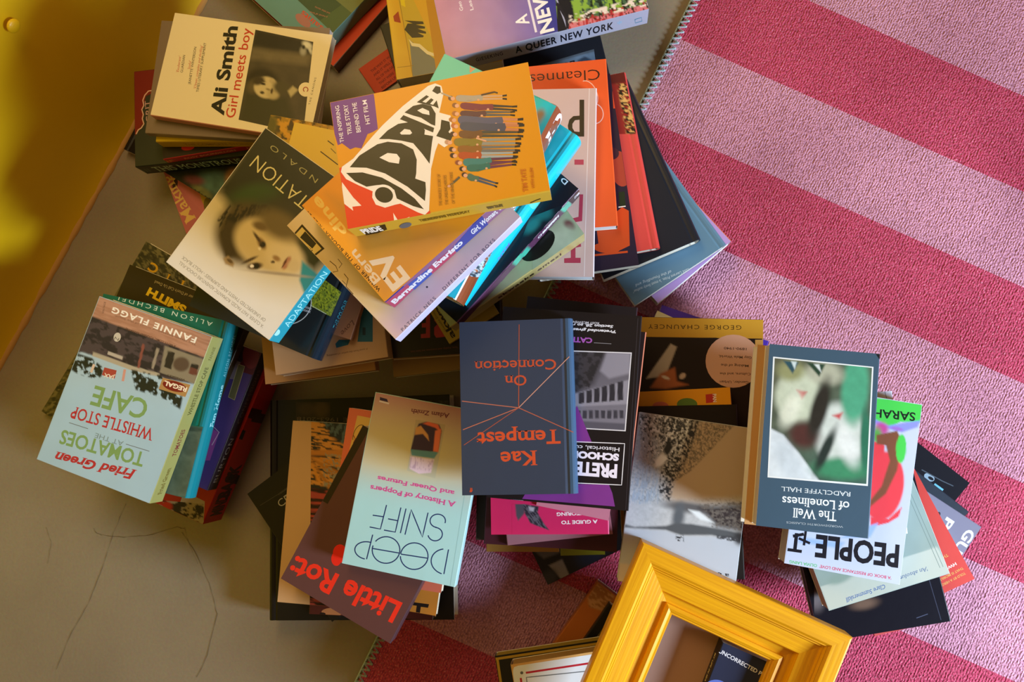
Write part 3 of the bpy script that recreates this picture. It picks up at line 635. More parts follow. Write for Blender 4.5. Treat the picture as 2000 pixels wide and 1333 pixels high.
B('pale blue paperback with a pictured cafe, upside down, topmost of the left pile', (416, 657), (195, 580), (292, 983), 28, 'a8c4dc', scol='9c9656', fin='satin', group=GG, art=[
    ('cover', 2.2, 'a6c4de', [('g', 300, 800, 330, 640, 'a8cbe8', 'b0c4d4'), ('n', 60, .04, 3),
        ('p', [(190, 570), (430, 650), (402, 705), (176, 622)], 'b98d7a', 3), ('t', [(190, 570), (430, 650), (402, 705), (176, 622)], 40, 3, 19, .55, 'a87c68', 3, .2),
        ('p', [(178, 618), (403, 700), (388, 752), (330, 742), (262, 722), (160, 688), (148, 690)], '4c4248', 3),
        ('t', [(178, 618), (403, 700), (388, 750), (262, 722), (158, 686)], 16, 10, 19, .5, '2e2a30', 5), 
        ('p', [(322, 676), (398, 702), (386, 752), (312, 728)], '8a8272', 2), ('p', [(328, 686), (342, 690), (334, 722), (320, 717)], '2c2a28', 1), ('e', 354, 712, 16, 14, 0, '5a4a40', .2), ('p', [(374, 712), (388, 716), (384, 734), (368, 730)], '6a4038', 1), ('p', [(374, 710), (388, 714), (386, 722), (372, 718)], '2a2828', 1),
        ('p', [(182, 688), (262, 716), (312, 730), (310, 736), (258, 724), (180, 696)], 'b0a898', 1.5), ('p', [(306, 680), (311, 682), (300, 722), (295, 720)], '9a9084', 1), ('p', [(278, 672), (283, 674), (272, 720), (268, 718)], '8a5048', 1), ('p', [(212, 686), (240, 696), (238, 703), (210, 693)], 'b8b0a8', 1),
        ('t', [(150, 690), (180, 700), (210, 726), (190, 742), (150, 730), (138, 722)], 7, 7, 0, .42, '232a24', 6), ('t', [(255, 722), (312, 733), (360, 762), (352, 800), (320, 780), (265, 762)], 8, 8, 0, .42, '232a24', 9)]),
    ('text', 'FANNIE FLAGG', (385, 660), (221, 600), 12, 'f4f0ee', .03, False, 0, 'T', 1.2), ('text', 'VINTAGE', (203, 613), (207, 590), 4, '5a4038'), ('ell', 229, 659, 7, 9, 'c8c4be', 'T', 15), ('text', 'N', (233, 661), (225, 658), 6, '5a5450'),
    ('text', 'A WITTY, COMIC, POIGNANT NARRATIVE', (344, 675), (246, 640), 4.5, '4a3028', .01), ('text', 'The classic bestselling novel of the South', (384, 672), (225, 615), 4, '7a5a4c'),
    ('poly', [(204, 718), (228, 724), (224, 740), (199, 733)], 'a8483e'), ('text', 'JAX', (225, 735), (204, 729), 8, 'e8dcd0', .03), ('poly', [(318, 738), (372, 752), (362, 776), (310, 760)], 'b08a58'), ('ell', 341, 755, 24, 10, '7a2420', 'T', 15), ('text', 'REGAL', (366, 758), (322, 744), 9, 'f0e4d4', .04), ('text', 'WHISKEY', (362, 741), (326, 731), 4, '3a2a20'),
    ('line', [(184, 712), (178, 728)], 5, 'd8c0b0'), ('line', [(244, 722), (240, 745)], 5, 'd09a90'),
    ('text', 'CAFE', (292, 784), (186, 754), 40, '7fa468', .02), 
    ('text', 'WHISTLE STOP', (303, 839), (143, 794), 25, 'b8343c', .01, True), ('text', 'AT THE', (242, 863), (187, 846), 10, '7c94a0'),
    ('line', [(246, 868), (292, 882)], 1.2, '6a7078'), ('line', [(135, 826), (172, 838)], 1.2, '6a7078'),
    ('text', 'TOMATOES', (285, 886), (122, 840), 29, '7fa468', .02), ('text', 'Fried Green', (268, 921), (110, 884), 19, 'b8343c', .03, True, .3),
    ('text', 'WHISTLE STOP CAFE', (364, 812), (404, 718), 6, '5a5428', .01, True, 0, 'L'), ('text', 'TOMATOES', (336, 892), (352, 840), 6, '7a3030', .01, True, 0, 'L'), ('text', 'Fried Green', (304, 968), (322, 915), 6, '7a6a30', .02, True, -.3, 'L'), ('text', 'FANNIE', (414, 705), (425, 680), 4, '6a6430', 0, False, 0, 'L')])
B('tan paperback at the bottom of the gap between the piles, plain page edges', (700, 385), (490, 415), (735, 724), 18, 'a87c54', pages='8a6a48', group=GH)
B('beige paperback with big blue letters, lying in the dark gap under the tall pile', (712, 370), (498, 403), (762, 700), 24, 'b8906c', pages='a88460', group=GH, fin='matt', art=[
    ('poly', [(698, 668), (708, 600), (728, 604), (728, 668)], '1d5a70'), ('poly', [(708, 655), (714, 655), (714, 640), (708, 640)], '0c2a34'), ('poly', [(655, 672), (662, 664), (684, 664), (680, 674), (657, 680)], '1d5a70'), ('text', 'A novel from the author of something', (718, 680), (638, 694), 4, '6a4a34')])
B('tan card-covered paperback under the black one with red letters', (940, 385), (735, 402), (985, 718), 14, '9c7a50', pages='94744c', group=GH)
B('black paperback with red capitals RE, upside down between the tall pile and the navy book', (962, 352), (745, 367), (985, 688), 22, '1b1312', pages='b8946a', group=GH, art=[
    ('poly', [(840, 612), (840, 660), (822, 661), (822, 653), (832, 652), (832, 640), (824, 640), (824, 632), (832, 631), (832, 612)], '9c2c38'),
    ('poly', [(872, 610), (872, 658), (852, 660), (848, 654), (848, 640), (854, 634), (848, 626), (848, 612), (856, 612), (858, 630), (864, 630), (864, 610)], '9c2c38'),
    ('text', 'love, loyalty, and everyone we have lost', (893, 677), (802, 686), 4, '6a3434')])
B('yellow leaflet lettered akwa with a dark red oval, wedged beneath the tall pile', (975, 612), (927, 536), (878, 672), 6, 'a8903a', group=GH, name='leaflet', cat='leaflet', art=[
    ('ell', 892, 600, 16, 34, '5a1e1c', 'T', -30), ('text', 'akwa', (890, 658), (856, 596), 12, '2a2014', .03), ('text', 'Akwaeke Emezi', (874, 648), (846, 606), 5, '5a4a20', 0, False, .3)])
B('terracotta paperback with small dark marks, between the black spine and the tall pile', (772, 390), (572, 328), (686, 667), 12, '9c6a4c', pages='b89474', group=GH, art=[
    ('text', 'Love', (688, 625), (664, 650), 10, '5c3424', 0, True, .3), ('ell', 704, 622, 4, 3, '1a1410'), ('ell', 707, 612, 3, 3, '1a1410')])
B('near-black hardback with a white ring and lime glitter block, blue-black spine, under the face cover', (757, 348), (519, 245), (614, 708), 28, '202528', scol='14202c', hb=True, group=GH, fin='gloss', art=[
    ('pic', [(618, 535), (672, 575), (648, 620), (606, 598)], 1.6, 'a0a82c', [('t', None, 3, 3, 0, .5, '78862a', 3), ('t', None, 2, 2, 0, .62, '3c4a1c', 8), ('n', 12, .2, 2)]),
    ('line', [(606, 596), (648, 620)], 1, 'd8e0c0'), ('ring', 560, 590, 48, 44, 1.8, 'c8ccd0', -10, 160), ('poly', [(590, 575), (606, 582), (600, 600), (586, 594)], '15606c'),
    ('text', 'XXXXXXX', (583, 598), (608, 606), 4, 'c8ccd8', .03), ('text', 'XXXXXXX', (582, 604), (606, 612), 4, 'c8ccd8', .03),
    ('text', 'THE COLOUR', (650, 640), (672, 585), 8, '2a7a88', .01, False, 0, 'L')])
B('mustard paperback with a dark gold picture, its corner over the cream portrait book', (487, 400), (650, 436), (527, 222), 14, 'b8962c', pages='c8b070', group=GE, art=[
    ('pic', [(520, 215), (700, 255), (690, 300), (505, 262)], 2.5, 'a07c1c', [('t', None, 9, 6, 15, .5, 'c89428', 3), ('t', None, 6, 10, 0, .6, '4a3a12', 8), ('e', 530, 245, 12, 22, 10, '5c5620', .5)])])
B('pale yellow paperback squeezed between the megaphone book and the face cover', (525, 430), (700, 474), (573, 236), 14, 'd8b84c', pages='c8b070', group=GE, art=[
    ('line', [(640, 275), (652, 284)], 2, '4a3a18'), ('line', [(626, 296), (660, 322)], 2, '3a2c14'), ('line', [(646, 290), (656, 300)], 1.5, '6a5424')])
B('pale paperback with a large printed face split by a dark green band, upside down', (720, 396), (518, 245), (527, 670), 26, 'dcd4cc', scol='2a94a8', fin='satin', group=GE, art=[
    ('cover', 2.2, 'dbd5d2', [('g', 540, 430, 440, 620, 'd8c8a4', 'dcdce2'),
        ('e', 470, 420, 60, 60, 0, 'b0a070', .7, .6), ('p', [(518, 235), (740, 395), (700, 440), (615, 535), (470, 435), (425, 375)], '2c3016', 26), ('p', [(518, 235), (740, 395), (690, 400), (600, 425), (490, 400), (425, 370), (450, 340)], '22230f', 20),
        ('e', 500, 385, 46, 26, -10, '2c4418', .5), ('e', 478, 455, 58, 62, 15, '4a3c22', .25), ('e', 560, 425, 60, 34, 20, '33301c', .5), ('t', [(425, 430), (450, 400), (520, 400), (540, 420), (470, 470), (440, 490)], 4, 22, 25, .5, '1e180c', 4, .1),
        ('p', [(430, 460), (444, 430), (470, 440), (460, 500), (440, 508)], '3a2e1c', 8), ('e', 520, 478, 66, 48, 30, 'cdb88c', .16), ('e', 556, 502, 40, 30, 28, 'd8c49c', .3), ('e', 545, 440, 46, 26, 28, '6a5a38', .5),
        ('e', 508, 442, 15, 8, 20, '6a5636', .5), ('e', 498, 520, 15, 7, -8, '5a4632', .35), ('e', 501, 520, 6, 6, 0, '1c1814', .3), ('e', 492, 520, 4, 3, 0, 'f0e8e0', .3), ('e', 511, 476, 13, 7, 60, '8a6e48', .4), ('e', 513, 478, 6, 6, 0, '1e1a14', .35), ('e', 507, 486, 3, 3, 0, 'e8dcc8', .4),
        ('e', 488, 508, 16, 3, -25, '4a3826', .5), ('e', 503, 465, 14, 3, 55, '4a3826', .5), ('e', 540, 505, 8, 5, 30, '9a7850', .5), ('e', 533, 512, 4, 2.5, 0, '3a2618', .4), ('e', 560, 514, 14, 6, -60, 'b07a64', .3), ('e', 556, 514, 11, 1.6, -60, '5a3024', .4), ('e', 574, 520, 12, 12, 0, 'd0bc96', .4),
        ('p', [(436, 505), (446, 500), (458, 515), (455, 522), (440, 516)], '9a805a', 4), ('e', 449, 510, 7, 3, 35, '5a4428', .4), ('p', [(590, 510), (625, 540), (600, 590), (585, 548)], '2a90a4', 6),
        ('e', 545, 535, 60, 3, 6, 'a89c90', .6)]),
    ('text', 'TATION', (607, 388), (504, 303), 30, 'd8cf9c', -.012),
    ('text', 'N D A L O', (622, 350), (532, 282), 11, 'a8a478', -.008), 
    ('text', "'A CLEVER, FAST PACED, ROMANTIC ADVENTURE CHOCK-FULL", (516, 636), (352, 510), 7, '8c8880', 0), ('text', "OF UNEXPECTED TWISTS AND SURPRISES' - HOLLY BLACK", (520, 624), (358, 500), 7, '8c8880', 0),
    ('text', 'ADAPTATION', (552, 636), (628, 528), 12, 'a8e0e4', -.005, False, 0, 'L'), ('ell', 541, 650, 7, 5, 'a8e0e4', 'L', -50)])
B('lilac paperback at the bottom of the fan with an orange spine and white pages', (1285, 596), (1425, 470), (1089, 369), 22, 'b48fc6', scol='c8602c', spine='R', pages='dfe6ea', group=GF, art=[
    ('text', 'SOMETHING OF HIS OWN', (1440, 470), (1330, 300), 9, 'f0e4d8', .02, False, 0, 'R')])
B('steel-blue hardback with small white lines of print, below the black one in the fan', (1240, 598), (1415, 478), (1052, 324), 16, '5d7f97', scol='5d7f97', hb=True, spine='R', pages='cfe0e4', group=GF, art=[
    ('text', 'of the Foundling and', (1310, 528), (1240, 556), 6, 'c8d8e4', 0, False, .2), ('text', "Saint Laurent Prize, 'a most lively author'", (1345, 524), (1235, 568), 6, 'c8d8e4', 0, False, .2)])
B('plain black hardback in the fan, its bottom page edges showing', (1180, 545), (1366, 468), (1042, 230), 22, '1c1f28', hb=True, spine='R', pages='d0dede', fin='satin', group=GF)
B('slim coral-red hardback with a tiger-striped top end, between black and purple books', (1090, 520), (1287, 484), (1028, 180), 14, 'cf4640', hb=True, spine='R', pages='a8c4cc', group=GF, art=[
    ('pic', [(1180, 140), (1232, 140), (1262, 262), (1200, 262)], 2.5, '8e2420', [('t', [(1205, 165), (1240, 160), (1262, 262), (1224, 262)], 7, 3.5, 10, .45, 'd8a860', 4), ('t', [(1205, 165), (1240, 160), (1262, 262), (1224, 262)], 5, 3, 10, .55, '1c1412', 8), ('p', [(1190, 138), (1235, 138), (1235, 160), (1190, 165)], '5a1818', 5)]) ])
B('dark purple hardback with orange lamp-like shapes, beneath the orange paperback in the fan', (1055, 545), (1249, 518), (1003, 175), 18, '241a30', hb=True, pages='bcd4dc', group=GF, art=[
    ('poly', [(1196, 178), (1206, 182), (1214, 192), (1214, 212), (1198, 212)], 'd24a26'), ('ell', 1212, 330, 20, 35, 'a04030', 'T', -10), ('ell', 1195, 300, 14, 12, '3a2030'), ('poly', [(1165, 445), (1215, 405), (1228, 412), (1230, 480), (1205, 492), (1170, 485)], 'c4481e'),
    ('ell', 1185, 485, 26, 10, 'c4481e', 'T', 5), ('line', [(1160, 499), (1226, 492)], 4, 'c4481e'), ('poly', [(1208, 376), (1220, 374), (1222, 402), (1210, 404)], '1c2c1c'), ('line', [(1208, 405), (1222, 403)], 2, 'e8e4dc'), ('line', [(1198, 158), (1222, 330), (1246, 516)], 7, 'b4ccd4')])
B('bright orange paperback with a thin black title in round letters, upper right of the fan', (1183, 116), (1005, 132), (1208, 442), 16, 'dd5626', scol='e8602e', pages='d8dde0', group=GF, art=[
    ('text', 'Cleanness', (1171, 135), (1020, 147), 22, '301410', -.008), ('ring', 1148, 185, 28, 18, 1.8, 'e8b0a0', 180, 360, 70), ('ring', 1160, 222, 20, 18, 1.8, 'e8b0a0', 180, 380, 70)])
B('pale pink paperback with huge letters running down it, white spine, top of the fan', (1166, 172), (1000, 176), (1160, 541), 20, 'c9adac', scol='ddd2da', pages='dfe4ec', group=GF, art=[
    ('line', [(1151, 173), (1141, 540)], 1.4, 'e8d8dc'), ('poly', [(1132, 195), (1141, 195), (1141, 267), (1132, 267)], '32281c'),
    ('poly', [(1133, 267), (1133, 258), (1122, 257), (1118, 250), (1118, 242), (1123, 235), (1133, 234), (1133, 226), (1120, 227), (1112, 234), (1109, 246), (1111, 257), (1118, 265)], '32281c'),
    ('poly', [(1122, 312), (1140, 312), (1140, 322), (1122, 322)], 'b04058'), ('poly', [(1132, 380), (1139, 380), (1137, 432), (1114, 436), (1113, 428), (1130, 424)], 'a83a54'), ('poly', [(1104, 478), (1134, 474), (1135, 482), (1124, 484), (1124, 504), (1134, 504), (1134, 514), (1102, 514), (1102, 505), (1115, 504), (1115, 485), (1104, 487)], 'a83a54'),
    ('text', 'THE SHAPE OF A PRIZE', (1158, 372), (1152, 475), 6, 'a83a54', .01, False, .2, 'L')])
B('light green paperback with a long black lower-case author name on its spine', (1140, 457), (1028, 300), (880, 641), 34, '9aa888', scol='a89c64', fin='gloss', group=GE, art=[
    ('pic', [(1040, 400), (1142, 400), (1142, 470), (1040, 530)], 3, '9cab90', [('e', 1112, 440, 12, 8, 40, '6a3a40', .5), ('e', 1098, 470, 30, 20, -40, 'a8b8a0', .6), ('n', 20, .15, 3)]), ('ell', 1050, 480, 40, 22, '141a18', 'T', -40),
    ('text', 'akwaeke emezi', (985, 598), (1098, 505), 7, '1c1a14', .03, False, 0, 'L', 1.1)])
B('black paperback with teal and plum artwork and white block letters on its spine', (1128, 370), (985, 242), (893, 634), 26, '141a24', scol='5a3452', fin='gloss', group=GE, art=[
    ('text', 'D', (1110, 355), (1100, 346), 10, 'dcdce4', .02), ('text', 'WINNER', (1121, 352), (1108, 338), 4, 'b8b8c4'), ('pic', [(1035, 425), (1100, 400), (1060, 480), (990, 540)], 3, '14202a', [('e', 1062, 415, 16, 14, 0, '1f6a6c', .5), ('e', 1040, 440, 20, 10, -45, '2a7a78', .6)]),
    ('pic', [(1115, 372), (1145, 372), (1010, 560), (960, 560)], 3, '5c3654', [('e', 1104, 402, 12, 14, -40, '58b8a0', .2), ('e', 1018, 500, 22, 16, -40, '4ab8a0', .2), ('e', 1030, 525, 16, 8, -50, '3a9a88', .3), ('n', 8, .2, 3)], 'L'),
    ('poly', [(1117, 371), (1140, 372), (1122, 400), (1108, 392)], '1a2028', 'L'), ('text', 'WRANGLE', (1128, 392), (1140, 376), 6, 'e4e4ec', .03, False, 0, 'L'), ('text', 'STONE', (1122, 386), (1134, 370), 6, 'e4e4ec', .03, False, 0, 'L'),
    ('text', 'DARREN', (1060, 450), (1090, 418), 6, 'e8e4ec', .04, False, 0, 'L'), ('text', 'CHARLTON', (1052, 470), (1092, 426), 6, 'e8e4ec', .04, False, 0, 'L')])
B('cyan hardback with a broad glossy turquoise spine in the tall fanned pile', (1124, 266), (958, 151), (899, 592), 34, '22b4cc', scol='18c0dc', hb=True, fin='gloss', pages='b8c8c0', group=GE, art=[
    ('ell', 1100, 290, 9, 5, 'd8d8b0', 'L', -50), ('ell', 1045, 395, 14, 6, '60d8d0', 'L', -55), ('ell', 980, 520, 16, 5, '58dcd0', 'L', -55), ('text', 'NTM', (990, 540), (1010, 510), 6, '7a7ad0', .03, False, 0, 'L')])
B('turquoise hardback with a brown and white spine reading THE FIRST TO DIE AT THE END', (1084, 208), (867, 101), (890, 590), 46, '3fae98', scol='8c4a2c', hb=True, fin='gloss', pages='c8b088', group=GE, art=[
    ('cover', 4, '45b096', [('p', [(1110, 200), (1060, 178), (850, 590), (920, 600)], '28bccc', 30), ('e', 1050, 240, 14, 28, 20, '8a6a4a', .3), ('e', 1060, 250, 10, 40, 30, '30a0b0', .6)]),
    ('text', 'A', (930, 132), (918, 127), 14, 'c8703c', .02), ('text', 'AUTHOR', (960, 128), (918, 110), 4, '2a6a58'), ('text', 'NEW', (1056, 190), (1040, 183), 4, '2a6a58'),
    ('poly', [(945, 505), (968, 500), (905, 610), (870, 610)], 'c0d4e0', 'L'), ('pic', [(925, 488), (985, 488), (950, 540), (900, 540)], 2.5, 'c4d8e4', [('t', None, 4, 4, 0, .5, '3a4450', 3), ('t', None, 6, 6, 0, .6, 'b06030', 8)], 'L'),
    ('text', 'THE', (968, 496), (988, 464), 12, 'c8c8cc', .05, False, 0, 'L'), ('text', 'FIRST', (988, 456), (1022, 400), 17, 'f4f2f6', .06, False, 0, 'L'), ('text', 'TO DIE', (1028, 388), (1046, 356), 8, 'f4f2f6', .05, False, 0, 'L'), ('text', 'AT THE', (1040, 345), (1062, 312), 8, 'f4f2f6', .05, False, 0, 'L'), ('text', 'END', (1070, 302), (1098, 256), 15, 'f4f2f6', .06, False, 0, 'L'), ('text', 'II', (1101, 248), (1110, 234), 13, 'e8e4e8', .02, False, 0, 'L')])
B('pale kraft-coloured paperback with ink sketches, an open lower corner pointing down', (1016, 424), (797, 207), (773, 665), 20, 'd9c3a8', scol='c8c0e0', fin='gloss', group=GE, art=[
    ('cover', 5, 'dcc6ac', [('p', [(820, 560), (1030, 400), (1060, 420), (780, 680), (740, 640)], 'd0b4cc', 60), ('n', 60, .06, 4), ('p', [(540, 430), (640, 500), (740, 600), (700, 600), (600, 500)], 'c4a868', 40, .7)]),  # lilac window glare and warmer shaded side painted into the cover colour
    ('poly', [(590, 438), (634, 486), (610, 505), (566, 466)], '33280f'), ('poly', [(590, 444), (628, 486), (610, 500), (571, 465)], 'd4ba72'), ('poly', [(596, 452), (618, 476), (610, 486), (586, 464)], '2a2410'),
    ('text', 'FORBIDDEN', (606, 493), (578, 468), 4, '33280f', .03), ('text', 'PLANET', (611, 489), (590, 472), 4, '33280f', .03),
    ('line', [(644, 510), (656, 520), (660, 530), (650, 532)], 1.5, '5a4428'), ('line', [(672, 535), (680, 545), (676, 560), (690, 575)], 1.5, '5a4428'), ('line', [(640, 535), (652, 545), (668, 548), (676, 556)], 1.2, '6a5432'), ('line', [(610, 505), (618, 500), (624, 512), (634, 508)], 1.2, '9a8450'),
    ('line', [(660, 506), (668, 516), (662, 524)], 1.2, '5a4428'), ('text', 'PATRICK NESS', (787, 648), (852, 584), 7, '4a4c68', 0, False, 0, 'T', 1.3),
    ('text', 'DIFFERENT FOR BOYS', (868, 568), (968, 470), 7, '4a4c68', 0, False, 0, 'T', 1.3), ('ell', 834, 561, 2, 2, '3a3444')])
B('orange prize-winning paperback with pale wooden letters, spine in red and blue blocks', (1003, 366), (836, 180), (752, 593), 34, 'e39a28', scol='7c5070', fin='satin', group=GE, art=[
    ('cover', 4, 'e39a28', [('p', [(750, 595), (690, 530), (720, 490), (840, 440), (900, 460)], 'c88a3c', 40), ('p', [(640, 380), (690, 470), (720, 530), (800, 470), (760, 420)], 'c89038', 30)]),
    ('text', 'WINNER OF THE BOOKER PRIZE 2019', (744, 566), (592, 402), 7, '2c2010', .02, False, 0, 'T', 1.15),
    ('text', 'Bern', (744, 546), (694, 486), 18, 'd8c0a4', .02), ('text', 'dine', (680, 452), (620, 382), 20, 'e8c46c', .03),
    ('text', 'EV', (800, 545), (752, 484), 42, 'dcc8b4', .04),
    ('poly', [(745, 595), (775, 612), (790, 560), (778, 556)], '2c3890', 'L'), ('poly', [(752, 592), (770, 604), (812, 560), (800, 552)], '9c3450', 'L'), ('poly', [(796, 556), (814, 570), (850, 540), (838, 524)], '2a4494', 'L'), ('poly', [(836, 524), (850, 542), (895, 500), (884, 484)], '9c3450', 'L'), ('poly', [(884, 484), (898, 500), (955, 440), (940, 420)], '2c3684', 'L'),
    ('text', 'Bernardine Evaristo', (764, 590), (898, 466), 9, 'c8c4c8', .045, False, 0, 'L'), ('text', 'Girl, Woman, Other', (912, 442), (990, 372), 9, 'c8c4c8', .03, False, 0, 'L')])
B('orange paperback with a black megaphone title PRIDE, top of the tall pile', (1072, 372), (1033, 119), (677, 451), 28, 'd68f10', scol='c49a30', fin='satin', group=GE, art=[
    ('poly', [(640, 188), (728, 174), (731, 190), (734, 216), (738, 252), (728, 258), (718, 262), (706, 290), (694, 288), (684, 292), (668, 280), (660, 284), (650, 250)], '6e3a86'), ('poly', [(640, 290), (662, 330), (668, 330), (780, 400), (840, 412), (842, 425), (679, 455)], 'd8401e'),
    ('poly', [(658, 330), (690, 320), (780, 390), (830, 430), (679, 455)], 'd8401e'), ('poly', [(668, 356), (690, 386), (706, 402), (688, 404), (690, 412), (672, 398), (668, 396)], 'ece0d4'), ('poly', [(768, 416), (778, 432), (800, 424), (790, 440), (800, 448), (772, 450)], 'ece0d4'),
    ('poly', [(666, 336), (668, 326), (690, 310), (728, 266), (748, 244), (786, 208), (836, 168), (850, 163), (862, 168), (866, 184), (858, 220), (880, 226), (882, 238), (884, 262), (880, 280), (868, 288), (856, 280), (850, 296), (842, 330), (840, 372), (838, 412), (830, 420), (816, 415), (782, 398), (772, 400), (752, 406), (734, 400), (727, 386), (728, 374), (700, 362), (676, 350)], 'ece2da'),
    ('poly', [(683, 327), (702, 304), (737, 282), (757, 277), (784, 280), (807, 292), (814, 312), (813, 339), (811, 349), (831, 356), (832, 371), (830, 393), (796, 365), (752, 339), (716, 328)], '37301a'), ('poly', [(741, 308), (757, 299), (775, 301), (781, 309), (779, 320), (760, 317)], 'ece2da'),
    ('poly', [(676, 338), (708, 337), (746, 347), (784, 368), (810, 388), (828, 409), (807, 403), (775, 388), (770, 371), (750, 361), (735, 362), (716, 365), (693, 354)], '37301a'), ('ell', 750, 381, 23, 20, 'ece2da', 'T', 20), ('ell', 750, 381, 18, 15, '37301a', 'T', 20),
    ('poly', [(740, 272), (757, 255), (778, 242), (798, 239), (819, 242), (830, 254), (829, 263), (846, 266), (844, 277), (839, 320), (825, 301), (807, 280), (784, 275), (760, 272)], '37301a'), ('poly', [(781, 260), (790, 252), (801, 254), (805, 260), (801, 263), (784, 263)], 'ece2da'),
    ('poly', [(781, 233), (788, 225), (848, 250), (846, 259)], '37301a'), ('poly', [(790, 220), (807, 207), (825, 203), (842, 207), (851, 222), (850, 246), (842, 243), (822, 230), (807, 226)], '37301a'), ('poly', [(815, 216), (825, 211), (838, 217), (839, 225), (825, 222)], 'ece2da'),
    ('poly', [(814, 200), (833, 186), (838, 189), (825, 199), (832, 201), (842, 192), (847, 195), (840, 203), (846, 205), (853, 196), (857, 212), (848, 208), (826, 203)], '37301a'), ('poly', [(844, 178), (851, 168), (860, 170), (861, 181), (854, 184)], '37301a'),
    ('poly', [(862, 234), (878, 238), (880, 252), (876, 258), (884, 266), (880, 276), (870, 272), (852, 266), (860, 252)], '37301a'),
] + crowd([(882, 192, 990, 190, 12, 'a89c8c', 'c8a07c', '6a4a30', .55), (890, 206, 1010, 212, 13, '7a3440', '3c3836', '8a5a30', .6), (890, 222, 1006, 222, 12, '5c3a3c', '5a5a5a', 'a86a34', .5),
    (884, 234, 1022, 238, 17, '5a5870', 'c8845a', 'b07030', .7), (888, 246, 1024, 250, 17, '4c4c5e', 'c07a50', 'b86838', .72), (886, 262, 1022, 262, 15, '6e4a2a', '4a463c', '4a3020', .4), (876, 278, 1018, 276, 16, '84742c', '8c8c84', 'c09070', .45), (884, 292, 1016, 290, 15, '8a5a24', '6c6c6c', '4a3020', .42),
    (886, 304, 1012, 302, 14, 'ac4a22', '98a2a8', '3a2418', .42), (896, 318, 1010, 312, 15, '3a7a78', '5c2c48', '8a4a30', .55), (904, 330, 1008, 318, 13, '2f6a60', '6a3450', '2c2018', .5), (908, 342, 972, 362, 12, '4a6a58', '40506a', '3a2a20', .4)]) + [
    ('line', [(862, 182), (882, 190)], 3, 'a89c8c'), ('line', [(898, 346), (880, 362)], 4, '5a5440'), ('ell', 877, 364, 3, 2.5, 'd8a080'), ('line', [(930, 270), (950, 276)], 3, 'd8a080'), ('line', [(940, 186), (966, 180), (972, 182)], 3, '4a3a30'),
    ('text', 'THE INSPIRING', (672, 278), (662, 206), 8, 'e8dce8', .01), ('text', 'TRUE STORY', (688, 262), (679, 204), 9, 'e8dce8', .01), ('text', 'BEHIND THE', (705, 258), (696, 200), 9, 'e8dce8', .01), ('text', 'HIT FILM', (723, 242), (716, 195), 9, 'e8dce8', .01),
    ('text', 'THE UNLIKELY STORY OF', (864, 402), (860, 340), 6, 'a8741c', .02), ('text', 'THE UNSUNG HEROES', (876, 400), (872, 342), 6, 'a8741c', .02), ('text', 'OF THE MINERS STRIKE', (889, 398), (884, 336), 6, 'a8741c', .02),
    ('text', 'TIM TATE', (1032, 374), (1027, 330), 10, 'c06a18', .02), ('text', 'WITH ELLEN', (1045, 368), (1041, 328), 6, 'c06a18', .02),
    ('text', 'THE INSPIRING TRUE STORY', (822, 434), (918, 413), 5, '6a5418', .02, False, 0, 'L'), ('text', 'BEHIND THE HIT FILM', (836, 441), (910, 424), 5, '6a5418', .02, False, 0, 'L'), ('text', 'TIM TATE', (952, 407), (982, 400), 6, '6a5418', .02, False, 0, 'L'), ('text', 'WITH ELLEN', (955, 414), (984, 408), 5, '6a5418', .02, False, 0, 'L'),
    ('poly', [(712, 448), (752, 438), (756, 448), (716, 464)], '1c1810', 'L'), ('text', 'PRIDE', (718, 462), (750, 450), 11, 'ece4dc', .05, False, 0, 'L'), ('ell', 792, 440, 12, 5, '5a6068', 'L', -14), ('line', [(1036, 396), (1050, 390), (1056, 388)], 1.5, '4a3a14', 'L')])
B('big black hardback with a faded photo and grey dates, bottom of the lower left pile', (528, 1212), (888, 1212), (528, 782), 30, '17130f', hb=True, group=GJ, art=[
    ('pic', [(578, 786), (645, 786), (645, 820), (578, 820)], 3, '2c2018', [('e', 600, 800, 16, 12, 0, '4a382e', .5), ('e', 628, 800, 14, 16, 0, '5a4430', .6)]),
    ('text', 'E 1963-2018', (678, 817), (580, 815), 8, '6a5a4c', 0, True), ('pic', [(760, 783), (886, 783), (886, 830), (760, 830)], 4, '1c1812', [('t', None, 5, 9, 0, .5, '38342a', 3)])])
B('black paperback turned askew with silver letters CD, its corner sticking out to the left', (649, 1211), (813, 1097), (478, 965), 18, '19150f', group=GJ, art=[
    ('text', 'CD', (548, 992), (572, 974), 15, 'a8a090', -.005, True), ('text', 'A CORRESPONDENCE', (545, 968), (570, 950), 4, '5a5244', 0, False, 0, 'T', 1.3), ('line', [(508, 988), (566, 952)], .8, '4a4438')])
B('dark maroon paperback peeping out below the leaf photograph in the lower left pile', (603, 1200), (845, 1212), (620, 850), 18, '4a1c16', pages='7a6a5a', group=GJ, art=[('ell', 650, 1196, 22, 8, 'a86a40'), ('ell', 630, 1200, 6, 3, '1c1412')])
